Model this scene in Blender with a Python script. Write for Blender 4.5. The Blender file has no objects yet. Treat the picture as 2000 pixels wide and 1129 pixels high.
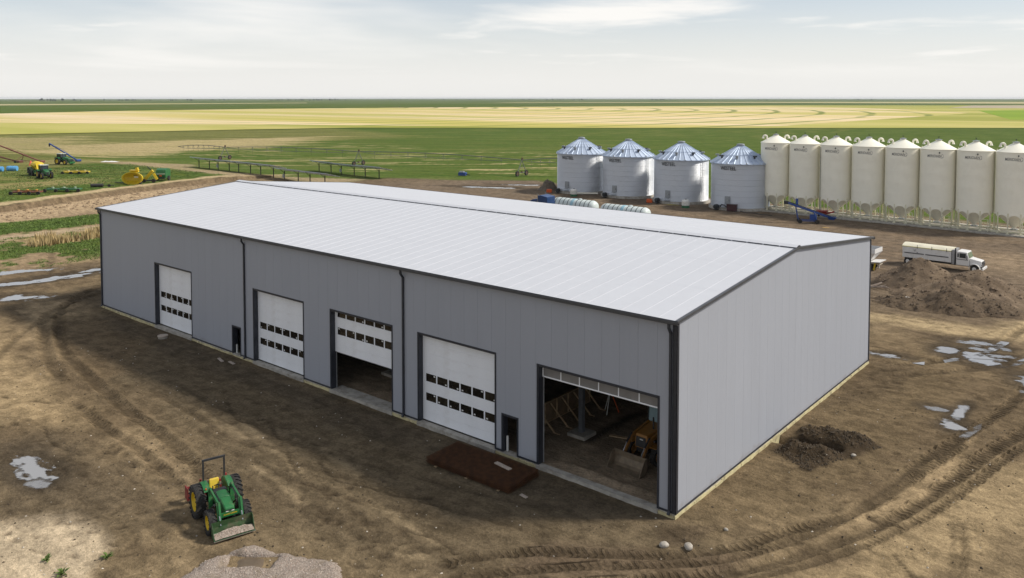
import bpy, math, random
import numpy as np
from mathutils import Vector, Matrix
R = math.radians
random.seed(7)
sc = bpy.context.scene
col = sc.collection

# ------------------------------------------------------------------ camera, sky, sun, exposure
cam_d = bpy.data.cameras.new('camera'); cam = bpy.data.objects.new('camera', cam_d); col.objects.link(cam)
cam.location = (18.469, -34.213, 19.860)
cam.rotation_euler = (math.pi/2-0.04606, 0.0, 0.69726)
cam_d.sensor_width = 36.0; cam_d.lens = 1593.6/2000*36
cam_d.shift_y = -299.6/2000; cam_d.shift_x = 0.0
cam_d.clip_start = 0.5; cam_d.clip_end = 40000
sc.camera = cam
SUN_EL = 43.0; SUN_AZ = 48.0                      # azimuth from +Y towards +X
w = bpy.data.worlds.new('World'); sc.world = w; w.use_nodes = True
def build_world():
    nt = w.node_tree; N = nt.nodes; L = nt.links; N.clear()
    out = N.new('ShaderNodeOutputWorld'); bg = N.new('ShaderNodeBackground'); L.new(bg.outputs[0], out.inputs[0])
    sky = N.new('ShaderNodeTexSky'); sky.sky_type = 'NISHITA'; sky.sun_disc = False
    sky.sun_elevation = R(SUN_EL); sky.sun_rotation = R(SUN_AZ); sky.altitude = 700
    sky.air_density = 1.0; sky.dust_density = 1.2; sky.ozone_density = 2.5
    tc = N.new('ShaderNodeTexCoord')
    sep = N.new('ShaderNodeSeparateXYZ'); L.new(tc.outputs['Generated'], sep.inputs[0])
    def mth(op, a, b=None, clamp=False):
        m = N.new('ShaderNodeMath'); m.operation = op; m.use_clamp = clamp
        for i, v in enumerate((a, b)):
            if v is None: continue
            if isinstance(v, (int, float)): m.inputs[i].default_value = v
            else: L.new(v, m.inputs[i])
        return m.outputs[0]
    zz = mth('MAXIMUM', sep.outputs[2], 0.0)
    den = mth('ADD', zz, 0.045)
    cx = mth('DIVIDE', sep.outputs[0], den); cy = mth('DIVIDE', sep.outputs[1], den)
    cmb = N.new('ShaderNodeCombineXYZ'); L.new(cx, cmb.inputs[0]); L.new(cy, cmb.inputs[1])
    def noise(scale, detail, rough, off, dist=0.4):
        mp = N.new('ShaderNodeMapping'); mp.inputs['Location'].default_value = off
        mp.inputs['Rotation'].default_value = (0, 0, -0.697); L.new(cmb.outputs[0], mp.inputs[0])
        n = N.new('ShaderNodeTexNoise'); n.inputs['Scale'].default_value = scale; n.inputs['Detail'].default_value = detail
        n.inputs['Roughness'].default_value = rough; n.inputs['Distortion'].default_value = dist
        L.new(mp.outputs[0], n.inputs['Vector']); return n.outputs[0]
    def ramp(v, a, b, ca=0.0, cb=1.0):
        r = N.new('ShaderNodeMapRange'); r.interpolation_type = 'SMOOTHSTEP'
        r.inputs[1].default_value = a; r.inputs[2].default_value = b; r.inputs[3].default_value = ca; r.inputs[4].default_value = cb
        L.new(v, r.inputs[0]); return r.outputs[0]
    def mix(f, a, b):
        m = N.new('ShaderNodeMix'); m.data_type = 'RGBA'
        for s, v in ((m.inputs[0], f), (m.inputs[6], a), (m.inputs[7], b)):
            if isinstance(v, (int, float)): s.default_value = v
            elif isinstance(v, tuple): s.default_value = v + (1,)
            else: L.new(v, s)
        return m.outputs[2]
    # thin even veil of high haze over the clear sky, then two layers of cloud
    base = N.new('ShaderNodeVectorMath'); base.operation = 'SCALE'; L.new(sky.outputs[0], base.inputs[0]); base.inputs['Scale'].default_value = 1.0
    veil = ramp(zz, 0.0, 0.15, 0.97, 0.40)
    c1 = mix(veil, base.outputs[0], (8.1, 8.0, 7.75))
    k1 = ramp(noise(0.17, 5, 0.55, (2.6, 0.7, 0)), 0.45, 0.68, 0, 0.9)
    k2 = ramp(noise(0.55, 6, 0.55, (5.2, 3.1, 0), 0.2), 0.56, 0.74, 0, 0.8)
    kk = mth('MAXIMUM', k1, k2)
    # one larger bank of thin cloud standing over the middle of the fields
    rot = N.new('ShaderNodeMapping'); rot.inputs['Rotation'].default_value = (0, 0, -0.697); L.new(cmb.outputs[0], rot.inputs[0])
    s2 = N.new('ShaderNodeSeparateXYZ'); L.new(rot.outputs[0], s2.inputs[0])
    du = mth('DIVIDE', mth('SUBTRACT', s2.outputs[0], 0.75), 1.15); dv = mth('DIVIDE', mth('SUBTRACT', mth('ADD', s2.outputs[1], mth('MULTIPLY', s2.outputs[0], 0.55)), 7.1), 1.0)
    dd = mth('SQRT', mth('ADD', mth('MULTIPLY', du, du), mth('MULTIPLY', dv, dv)))
    k3 = ramp(mth('ADD', dd, mth('MULTIPLY', mth('SUBTRACT', noise(0.9, 6, 0.6, (1.0, 4.0, 0)), 0.5), 2.4)), 0.15, 1.25, 0.95, 0.0)
    kk = mth('MAXIMUM', kk, k3)
    fade = ramp(zz, 0.012, 0.05, 0, 1)
    kk = mth('MULTIPLY', kk, fade)
    c2 = mix(kk, c1, (9.1, 8.9, 8.55))
    L.new(c2, bg.inputs[0]); bg.inputs[1].default_value = 0.1
build_world()
sun_d = bpy.data.lights.new('sun', 'SUN'); sun_d.energy = 3.8; sun_d.angle = R(7.0); sun_d.color = (1.0, 0.94, 0.84)
sun = bpy.data.objects.new('sun', sun_d); col.objects.link(sun)
sv = Vector((math.sin(R(SUN_AZ))*math.cos(R(SUN_EL)), math.cos(R(SUN_AZ))*math.cos(R(SUN_EL)), math.sin(R(SUN_EL))))
sun.rotation_euler = sv.to_track_quat('Z', 'Y').to_euler()
sun.location = (60, 60, 90)
sc.view_settings.view_transform = 'Standard'; sc.view_settings.look = 'None'
sc.view_settings.exposure = 0.14; sc.view_settings.gamma = 1.0; sc.view_settings.use_curve_mapping = False

# ------------------------------------------------------------------ helpers: objects
def tag(o, label=None, cat=None, group=None, kind=None):
    if label: o['label'] = label
    if cat: o['category'] = cat
    if group: o['group'] = group
    if kind: o['kind'] = kind
    return o
def empty(name, loc=(0, 0, 0), rz=0.0, label=None, cat=None, group=None):
    o = bpy.data.objects.new(name, None); col.objects.link(o)
    o.location = loc; o.rotation_euler = (0, 0, rz); o.empty_display_size = 0.3
    return tag(o, label, cat, group)
KIDS = {}
def link(o, parent):
    col.objects.link(o)
    if parent is not None:
        o.parent = parent; KIDS.setdefault(parent.name, []).append(o)
    return o
def inst(me, name, parent=None, loc=(0, 0, 0), rot=(0, 0, 0), scale=None):
    o = bpy.data.objects.new(name, me); o.location = loc; o.rotation_euler = rot
    if scale: o.scale = scale
    return link(o, parent)
def copy_tree(o, parent=None):
    c = o.copy(); col.objects.link(c)
    if parent is not None:
        c.parent = parent; KIDS.setdefault(parent.name, []).append(c)
    for ch in KIDS.get(o.name, []): copy_tree(ch, c)
    return c

class MB:
    def __init__(s): s.v = []; s.f = []
    def add(s, vs, fs):
        b = len(s.v); s.v += [tuple(p) for p in vs]; s.f += [tuple(i+b for i in f) for f in fs]; return s
    def box(s, c, d, rz=0.0, M=None):
        x, y, z = d[0]/2, d[1]/2, d[2]/2
        P = [Vector((i*x, j*y, k*z)) for k in (-1, 1) for j in (-1, 1) for i in (-1, 1)]
        if rz: M = Matrix.Rotation(rz, 3, 'Z')
        if M is not None: P = [M @ p for p in P]
        P = [(p.x+c[0], p.y+c[1], p.z+c[2]) for p in P]
        return s.add(P, [(0, 2, 3, 1), (4, 5, 7, 6), (0, 1, 5, 4), (2, 6, 7, 3), (0, 4, 6, 2), (1, 3, 7, 5)])
    def b2(s, a, b):
        return s.box([(a[i]+b[i])/2 for i in range(3)], [abs(b[i]-a[i]) for i in range(3)])
    def hexa(s, bot, top):
        return s.add(list(bot)+list(top), [(3, 2, 1, 0), (4, 5, 6, 7), (0, 1, 5, 4), (1, 2, 6, 5), (2, 3, 7, 6), (3, 0, 4, 7)])
    def cyl(s, p0, p1, r0, r1=None, n=12, caps=True):
        r1 = r0 if r1 is None else r1
        p0, p1 = Vector(p0), Vector(p1); a = (p1-p0).normalized()
        u = a.orthogonal().normalized(); q = a.cross(u)
        vs = []
        for p, r in ((p0, r0), (p1, r1)):
            for i in range(n):
                t = 2*math.pi*(i+.5)/n; vs.append(p+u*(r*math.cos(t))+q*(r*math.sin(t)))
        fs = [(i, (i+1) % n, n+(i+1) % n, n+i) for i in range(n)]
        if caps: fs += [tuple(range(n-1, -1, -1)), tuple(range(n, 2*n))]
        return s.add(vs, fs)
    def bar(s, p0, p1, w, h=None):
        h = w if h is None else h
        p0, p1 = Vector(p0), Vector(p1); a = (p1-p0).normalized()
        up = Vector((0, 0, 1)) if abs(a.z) < .95 else Vector((0, 1, 0))
        u = a.cross(up).normalized()*(w/2); q = u.cross(a).normalized()*(h/2)
        B = [p0-u-q, p0+u-q, p0+u+q, p0-u+q]; T = [p1-u-q, p1+u-q, p1+u+q, p1-u+q]
        return s.hexa(B, T)
    def lathe(s, prof, n=24, M=None, a0=0.0, a1=2*math.pi):
        full = abs(a1-a0-2*math.pi) < 1e-6; m = n if full else n+1
        vs = []
        for (r, z) in prof:
            for i in range(m):
                t = a0+(a1-a0)*i/n; p = Vector((r*math.cos(t), r*math.sin(t), z))
                vs.append(M @ p if M is not None else p)
        fs = []
        for k in range(len(prof)-1):
            for i in range(n):
                j = (i+1) % m if full else i+1
                fs.append((k*m+i, k*m+j, (k+1)*m+j, (k+1)*m+i))
        return s.add(vs, fs)
    def ext(s, poly, axis, a, b):
        def P(u, v, t): return {'x': (t, u, v), 'y': (u, t, v), 'z': (u, v, t)}[axis]
        n = len(poly)
        vs = [P(u, v, a) for u, v in poly]+[P(u, v, b) for u, v in poly]
        fs = [(i, (i+1) % n, n+(i+1) % n, n+i) for i in range(n)]+[tuple(range(n-1, -1, -1)), tuple(range(n, 2*n))]
        return s.add(vs, fs)
    def tube(s, pts, r, n=8):
        for a, b in zip(pts[:-1], pts[1:]): s.cyl(a, b, r, r, n)
        return s
    def ball(s, c, rad, n=12, m=8, z0=-1.0):
        rr = rad if isinstance(rad, (tuple, list)) else (rad,)*3
        vs = []
        for k in range(m+1):
            ph = math.asin(z0)+(math.pi/2-math.asin(z0))*k/m
            for i in range(n):
                t = 2*math.pi*i/n
                vs.append((c[0]+rr[0]*math.cos(ph)*math.cos(t), c[1]+rr[1]*math.cos(ph)*math.sin(t), c[2]+rr[2]*math.sin(ph)))
        return s.add(vs, [(k*n+i, k*n+(i+1) % n, (k+1)*n+(i+1) % n, (k+1)*n+i) for k in range(m) for i in range(n)])
    def mesh(s, name, mat, smooth=None):
        me = bpy.data.meshes.new(name); me.from_pydata(s.v, [], s.f)
        me.validate(); me.update()
        if mat is not None: me.materials.append(mat)
        if smooth:
            me.polygons.foreach_set('use_smooth', [True]*len(me.polygons)); me.set_sharp_from_angle(angle=R(smooth))
        return me
    def build(s, name, mat, parent=None, smooth=None, loc=(0, 0, 0), rot=(0, 0, 0), bev=0.0):
        o = inst(s.mesh(name, mat, smooth), name, parent, loc, rot)
        fix_normals(o.data)
        if bev:
            m = o.modifiers.new('bevel', 'BEVEL'); m.width = bev; m.segments = 2; m.limit_method = 'ANGLE'
        return o
import bmesh
def fix_normals(me):
    bm = bmesh.new(); bm.from_mesh(me); bmesh.ops.recalc_face_normals(bm, faces=bm.faces); bm.to_mesh(me); bm.free()

# ------------------------------------------------------------------ helpers: materials
class NT:
    def __init__(s, m):
        m.use_nodes = True; s.nt = m.node_tree; s.N = s.nt.nodes; s.L = s.nt.links
        s.bsdf = s.N.get('Principled BSDF')
    def set(s, sock, v):
        if v is None: return
        if isinstance(v, (int, float)): sock.default_value = v
        elif isinstance(v, (tuple, list)):
            sock.default_value = tuple(v)+(1,) if len(v) == 3 and sock.type == 'RGBA' else tuple(v)
        else: s.L.new(v, sock)
    def math(s, op, a, b=None, c=None, clamp=False):
        m = s.N.new('ShaderNodeMath'); m.operation = op; m.use_clamp = clamp
        for i, v in enumerate((a, b, c)): s.set(m.inputs[i], v)
        return m.outputs[0]
    def noise(s, vec, scale, detail=4, rough=.55, dist=0, map_scale=None, rot=None, off=None):
        if map_scale or rot or off:
            mp = s.N.new('ShaderNodeMapping')
            if map_scale: mp.inputs['Scale'].default_value = map_scale
            if rot: mp.inputs['Rotation'].default_value = rot
            if off: mp.inputs['Location'].default_value = off
            s.L.new(vec, mp.inputs[0]); vec = mp.outputs[0]
        n = s.N.new('ShaderNodeTexNoise'); n.inputs['Scale'].default_value = scale; n.inputs['Detail'].default_value = detail
        n.inputs['Roughness'].default_value = rough; n.inputs['Distortion'].default_value = dist
        s.L.new(vec, n.inputs['Vector']); return n.outputs[0]
    def rng(s, v, a, b, c=0.0, d=1.0):
        r = s.N.new('ShaderNodeMapRange'); r.interpolation_type = 'SMOOTHSTEP'
        for i, q in enumerate((v, a, b, c, d)): s.set(r.inputs[i], q)
        return r.outputs[0]
    def mix(s, f, a, b, mode='MIX'):
        m = s.N.new('ShaderNodeMix'); m.data_type = 'RGBA'; m.blend_type = mode
        s.set(m.inputs[0], f); s.set(m.inputs[6], a); s.set(m.inputs[7], b); return m.outputs[2]
    def coord(s, which='Object'):
        return s.N.new('ShaderNodeTexCoord').outputs[which]
    def bump(s, h, strength, dist, prev=None):
        b = s.N.new('ShaderNodeBump'); b.inputs['Strength'].default_value = strength; b.inputs['Distance'].default_value = dist
        s.L.new(h, b.inputs['Height'])
        if prev is not None: s.L.new(prev, b.inputs['Normal'])
        return b.outputs[0]
MATS = {}
def pm(name, c, rough=.5, metal=0.0, var=.12, scale=3.0, bump=0.0, bscale=20.0, dirt=None, dirt_amt=.35, dirt_scale=1.3, spec=None, rand=0.0):
    """painted / plain surface: base colour with mottling, optional dirt patches with a shape of their own, fine relief"""
    if name in MATS: return MATS[name]
    m = bpy.data.materials.new(name); t = NT(m); b = t.bsdf
    oc = t.coord()
    n = t.noise(oc, scale, 5)
    cc = t.mix(t.rng(n, .3, .7), tuple(x*(1-var) for x in c), tuple(min(1, x*(1+var)) for x in c))
    if rand:
        oi = t.N.new('ShaderNodeObjectInfo')
        hs = t.N.new('ShaderNodeHueSaturation'); t.set(hs.inputs['Value'], t.math('MULTIPLY_ADD', oi.outputs['Random'], rand*2, 1-rand))
        t.L.new(cc, hs.inputs['Color']); cc = hs.outputs[0]
    rg = rough
    if dirt:
        k = t.rng(t.noise(oc, dirt_scale, 7, .65), .5, .72, 0, dirt_amt)
        cc = t.mix(k, cc, dirt); rg = t.math('MULTIPLY_ADD', k, .5, rough, clamp=True)
    t.set(b.inputs['Base Color'], cc); t.set(b.inputs['Roughness'], rg); b.inputs['Metallic'].default_value = metal
    if spec is not None: b.inputs['Specular IOR Level'].default_value = spec
    if bump: t.L.new(t.bump(t.noise(oc, bscale, 4), bump, .02), b.inputs['Normal'])
    MATS[name] = m; return m

# ------------------------------------------------------------------ helpers: numpy noise and the lie of the land
def _h(ix, iy, seed):
    h = ix*np.uint32(374761393)+iy*np.uint32(668265263)+np.uint32((seed*974711) & 0xffffffff)
    h = (h ^ (h >> np.uint32(13)))*np.uint32(1274126177)
    return ((h ^ (h >> np.uint32(16))) & np.uint32(0xffff)).astype(np.float32)*np.float32(1/65535.0)
def vn(x, y, seed=0):
    ix, iy = np.floor(x), np.floor(y); fx, fy = (x-ix).astype(np.float32), (y-iy).astype(np.float32)
    ix = ix.astype(np.int32).view(np.uint32); iy = iy.astype(np.int32).view(np.uint32); one = np.uint32(1)
    fx = fx*fx*(3-2*fx); fy = fy*fy*(3-2*fy)
    a, b, c, d = _h(ix, iy, seed), _h(ix+one, iy, seed), _h(ix, iy+one, seed), _h(ix+one, iy+one, seed)
    return a+(b-a)*fx+(c-a)*fy+(a-b-c+d)*fx*fy
def fbm(x, y, f, oct=4, seed=0, gain=.5):
    x = np.asarray(x, float); y = np.asarray(y, float)
    s = 0; a = 1.0; t = 0
    for o in range(oct):
        s = s+a*vn(x*f+17.3*o, y*f-9.1*o, seed+o); t += a; f *= 2.03; a *= gain
    return s/t
def sst(x, a, b):
    t = np.clip((x-a)/(b-a), 0, 1); return t*t*(3-2*t)
def pdist(x, y, poly):
    """distance to a polyline, position along it, signed side"""
    best = np.full(x.shape, 1e9); u = np.zeros(x.shape); sd = np.zeros(x.shape); acc = 0
    for (ax, ay), (bx, by) in zip(poly[:-1], poly[1:]):
        dx, dy = bx-ax, by-ay; l = math.hypot(dx, dy)
        t = np.clip(((x-ax)*dx+(y-ay)*dy)/(l*l), 0, 1)
        d = np.hypot(x-ax-t*dx, y-ay-t*dy); k = d < best
        best = np.where(k, d, best); u = np.where(k, acc+t*l, u); sd = np.where(k, ((x-ax)*dy-(y-ay)*dx)/l, sd); acc += l
    return best, u, sd
def smooth_line(pts, n=6):
    out = []
    P = [pts[0]]+list(pts)+[pts[-1]]
    for i in range(1, len(P)-2):
        p0, p1, p2, p3 = [np.array(q, float) for q in P[i-1:i+3]]
        for k in range(n):
            t = k/n
            out.append(tuple(.5*(2*p1+(p2-p0)*t+(2*p0-5*p1+4*p2-p3)*t*t+(3*p1-p0-3*p2+p3)*t**3)))
    out.append(tuple(pts[-1])); return out
def inpoly(x, y, poly, soft=1.0, nz=0.0):
    """soft mask of a polygon: 1 inside, 0 outside, edge blurred over 'soft' metres"""
    mg = soft+(float(np.abs(nz).max()) if isinstance(nz, np.ndarray) else 0)+.1
    xs = [p[0] for p in poly]; ys = [p[1] for p in poly]
    out = np.zeros(x.shape, np.float32)
    kk = np.where((x > min(xs)-mg) & (x < max(xs)+mg) & (y > min(ys)-mg) & (y < max(ys)+mg))[0]
    if not len(kk): return out
    x = x[kk]; y = y[kk]
    if isinstance(nz, np.ndarray): nz = nz[kk]
    d, _, _ = pdist(x, y, list(poly)+[poly[0]])
    ins = np.zeros(x.shape, bool); n = len(poly)
    for i in range(n):
        (ax, ay), (bx, by) = poly[i], poly[(i+1) % n]
        if ay == by: continue
        c = ((ay > y) != (by > y)) & (x < (bx-ax)*(y-ay)/(by-ay)+ax); ins ^= c
    out[kk] = sst(np.where(ins, d, -d)+nz, -soft, soft); return out
# ------------------------------------------------------------------ the lie of the land
BL, BW, EAVE, RIDGE = 61.7, 29.98, 9.4, 10.75        # shed: length, width, eave and ridge height
BANK = smooth_line([(-112, -48), (-126, -14), (-138, 16), (-142, 26), (-146.6, 37), (-151, 49.5), (-155, 63), (-158, 80), (-158, 100)], 2)
def bankd(x, y):
    k = np.where((x < -70) & (x > -330) & (y > -80) & (y < 130))[0]
    s = np.where(x > -140, 99.0, -99.0); d = np.full(x.shape, 99.0)
    if len(k): d[k], _, s[k] = pdist(x[k], y[k], BANK)
    return d, s

RUTS = [  # (line, half width, depth, tread strength)
    (smooth_line([(-5.8, -9.7), (-4.4, -7.6), (-2.4, -5.8), (.9, -3.4), (3.3, -.6), (4.5, 2.1), (6, 5.2), (6.9, 9.3), (7.3, 13.1), (8.1, 17.8), (9.6, 26.1), (10.2, 33), (11.8, 42.8)]), .3, .06, 1.0),
    (smooth_line([(-4.5, -10.1), (-1.7, -6.7), (1.2, -4.1), (3.2, -2), (4.4, .3), (5.7, 3.4), (7.1, 8.4), (7.7, 12.4), (8.7, 18)]), .24, .05, .8),
    (smooth_line([(-3, -9.4), (-.2, -7), (3.4, -3.2), (5.1, -.6), (6.7, 2.9), (7.6, 5.4), (8.4, 8.4), (9.2, 12.8), (10, 17.8), (11.1, 22.7), (12.8, 31.5)]), .34, .08, 1.0),
    (smooth_line([(-2, -9.6), (.5, -7), (4.0, -3.2), (5.8, -.6), (7.4, 2.7), (8.3, 5.2), (9.2, 8.4), (10.1, 12.8), (10.9, 17.6), (12, 22.7)]), .2, .05, .8),
    (smooth_line([(10.5, 8.4), (11, 6.4), (11.5, 3.3)]), .16, .06, .2),
    (smooth_line([(10.2, 8.1), (10.8, 5.5), (11.2, 3.1)]), .14, .03, .1),
    (smooth_line([(-78, 15), (-72.2, 6.8), (-70.4, 3.5), (-65.1, -1.9), (-57.2, -5.6), (-49.1, -8.2), (-42.2, -9.3), (-33.7, -10.5), (-27.1, -11.1), (-21.3, -12.1)]), .36, .09, .55),
    (smooth_line([(-75, 14), (-69.5, 5.6), (-67.6, 2.3), (-63.2, -4), (-56.5, -7.1), (-48.8, -9.6), (-43, -10.9)]), .4, .07, .35),
    (smooth_line([(-37.2, -12.2), (-32.4, -12.6), (-26, -12.9), (-20.2, -13.7)]), .3, .07, .5),
    (smooth_line([(-63.3, -1.6), (-59.1, -7.2), (-53.1, -11.5), (-44, -16)]), .32, .04, .2),
    (smooth_line([(-5, -3.2), (-12, -4.8), (-22, -6.6), (-36, -6.0)]), .22, .025, .15),
    (smooth_line([(-4, -5.2), (-12, -6.7), (-22, -8.4), (-36, -7.7)]), .22, .025, .15),
    (smooth_line([(-9.5, -7.5), (-16, -9.2), (-25, -9.6)]), .25, .03, .2),
    (smooth_line([(9, 60), (7.5, 48), (6, 38), (2, 31)]), .4, .07, .3),
    (smooth_line([(14, 58), (11, 46), (8, 36), (2, 28)]), .4, .06, .3),
    (smooth_line([(-80, 2), (-90, 6), (-105, 12)]), .4, .06, .2),
]
PUDDLES = [  # centre, semi-axes, turn, depth of the dip
    (7.6, 21.2, .75, 1.0, .15, .13), (7.4, 23.6, .45, 1.7, -.05, .12), (6.1, 23.4, .8, .5, .2, .09), (6.3, 36.8, 1.5, 1.7, .4, .15), (7.3, 38.4, 1.2, .5, .5, .1), (3.7, 37.6, 1.0, 1.3, .2, .12), (4.9, 41.1, 1.6, .8, .2, .11), (5.6, 39.4, .9, .5, .2, .1), (7.4, 40.6, .6, .6, .1, .08), (.4, 33.0, 1.4, .6, .2, .12), (10.3, 33.4, 1.2, 1.6, .1, .11),
    (-29.6, -17.6, 2.3, .95, -.12, .15), (-27.4, -18.1, .9, .5, .3, .1), (-72.0, -3.6, 2.6, 1.3, .95, .15), (-79.0, 1.6, 7.5, 1.3, 1.45, .17), (-80, 7.6, 3, .9, 1.5, .15), (-86, .5, 6, 1.2, 1.2, .14), (-103.5, 103, 7.5, 1.6, .4, .2), (-100.5, 112, 5, 1.2, .5, .16), (9.5, 62, 4, 1.0, -.3, .1)]
def terrain(x, y):
    x = np.asarray(x, float); y = np.asarray(y, float)
    near = sst(np.hypot(x+20, y-20), 260, 150)
    z = -.24+.10*(fbm(x, y, .11, 3, 5)-.5)*near
    z += near*(.055*(fbm(x, y, .55, 3, 11)-.5)+.06*(fbm(x, y, 1.9, 3, 21)-.5))
    # drag marks left by blading, running along the shed
    z += near*.05*(fbm(x*.22, y, 1.3, 3, 31)-.5)
    # cut bank and the higher field behind it
    d, s = bankd(x, y)
    lip = fbm(x, y, .35, 3, 41)-.5
    step = sst(-s+lip*1.6, .0, 1.1)
    fade = sst(y, 98, 66)*sst(-x, 470, 330)
    z += fade*step*(1.45+.25*lip)+fade*.5*sst(-s, -14, -2)*(1-step)
    z += .25*(fbm(x, y, .12, 3, 43)-.5)*sst(s, 60, 30)*sst(s, -2, 2)*sst(-y, 60, 20)
    dust = sst(np.hypot(x+50, y-50), 900, 300)
    z = z*dust
    for line, hw, dep, tr in RUTS:
        xs = [p[0] for p in line]; ys = [p[1] for p in line]
        k = (x > min(xs)-2) & (x < max(xs)+2) & (y > min(ys)-2) & (y < max(ys)+2)
        if not k.any(): continue
        dd, uu, ss = pdist(x[k], y[k], line)
        dd = dd+.18*(fbm(x[k], y[k], .9, 2, 51)-.5)
        wob = .6+1.2*fbm(x[k], y[k], .25, 2, 52)
        L = sum(math.hypot(b[0]-a[0], b[1]-a[1]) for a, b in zip(line[:-1], line[1:]))
        end = sst(uu, 0, 2)*sst(-uu, -L, -L+2)
        z[k] += end*wob*(-dep*sst(dd, hw*1.15, hw*.7)+dep*.6*np.exp(-((dd-hw*1.5)/(hw*.45))**2))
    for px, py, ax, ay, an, dep in PUDDLES:
        k = (np.abs(x-px) < 3*max(ax, ay)) & (np.abs(y-py) < 3*max(ax, ay))
        if not k.any(): continue
        X, Y = x[k]-px, y[k]-py; c, sn = math.cos(an), math.sin(an)
        q = np.hypot((X*c+Y*sn)/ax, (-X*sn+Y*c)/ay)+1.7*(fbm(X*c+Y*sn+px, (-X*sn+Y*c)*1.6+py, 1.25/max(.6, ay), 5, 61, .6)-.5)
        z[k] = np.where(q < 1.6, z[k]*sst(q, .7, 1.6)+(1-sst(q, .7, 1.6))*(-.24), z[k])-dep*sst(q, 1.25, .55)
    # trench dug against the gable wall with loose spoil thrown out on both sides
    k = (np.abs(x-2.5) < 6) & (np.abs(y-12.5) < 7)
    if k.any():
        X, Y = x[k], y[k]
        # trench runs out from the wall
        t = (X-.2)/3.4; cyy = 12.1+.25*(X); w_ = np.abs(Y-cyy)
        rough = fbm(X, Y, 2.2, 4, 71)
        trench = sst(w_, .62, .3)*sst(X, -.3, .1)*sst(-X, -3.7, -3.2)
        up = np.exp(-((Y-cyy-1.55)/.85)**2)*sst(X, .4, 1.2)*sst(-X, -5.2, -3.6)
        lo = np.exp(-((Y-cyy+1.35)/.75)**2)*sst(X, .6, 1.5)*sst(-X, -4.2, -2.8)
        z[k] += (up*.5+lo*.55)*(.45+1.1*rough)*sst(w_, .35, .75)-trench*.75
    # floor inside the shed
    ins = sst(x, -BL+.15, -BL+.5)*sst(-x, .15, .5)*sst(y, .15, .5)*sst(-y, -BW+.15, -BW+.5)
    fl = -.12+.05*(fbm(x, y, .6, 3, 81)-.5)+.16*np.exp(-((y-1.1-.5*(fbm(x, y, .5, 2, 83)-.5))/.35)**2)*sst(x, -8.2, -6.5)*sst(-x, 1.0, 2.5)
    z = z*(1-ins)+fl*ins
    return z
def tz(x, y): return float(terrain(np.array([float(x)]), np.array([float(y)]))[0])

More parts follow.
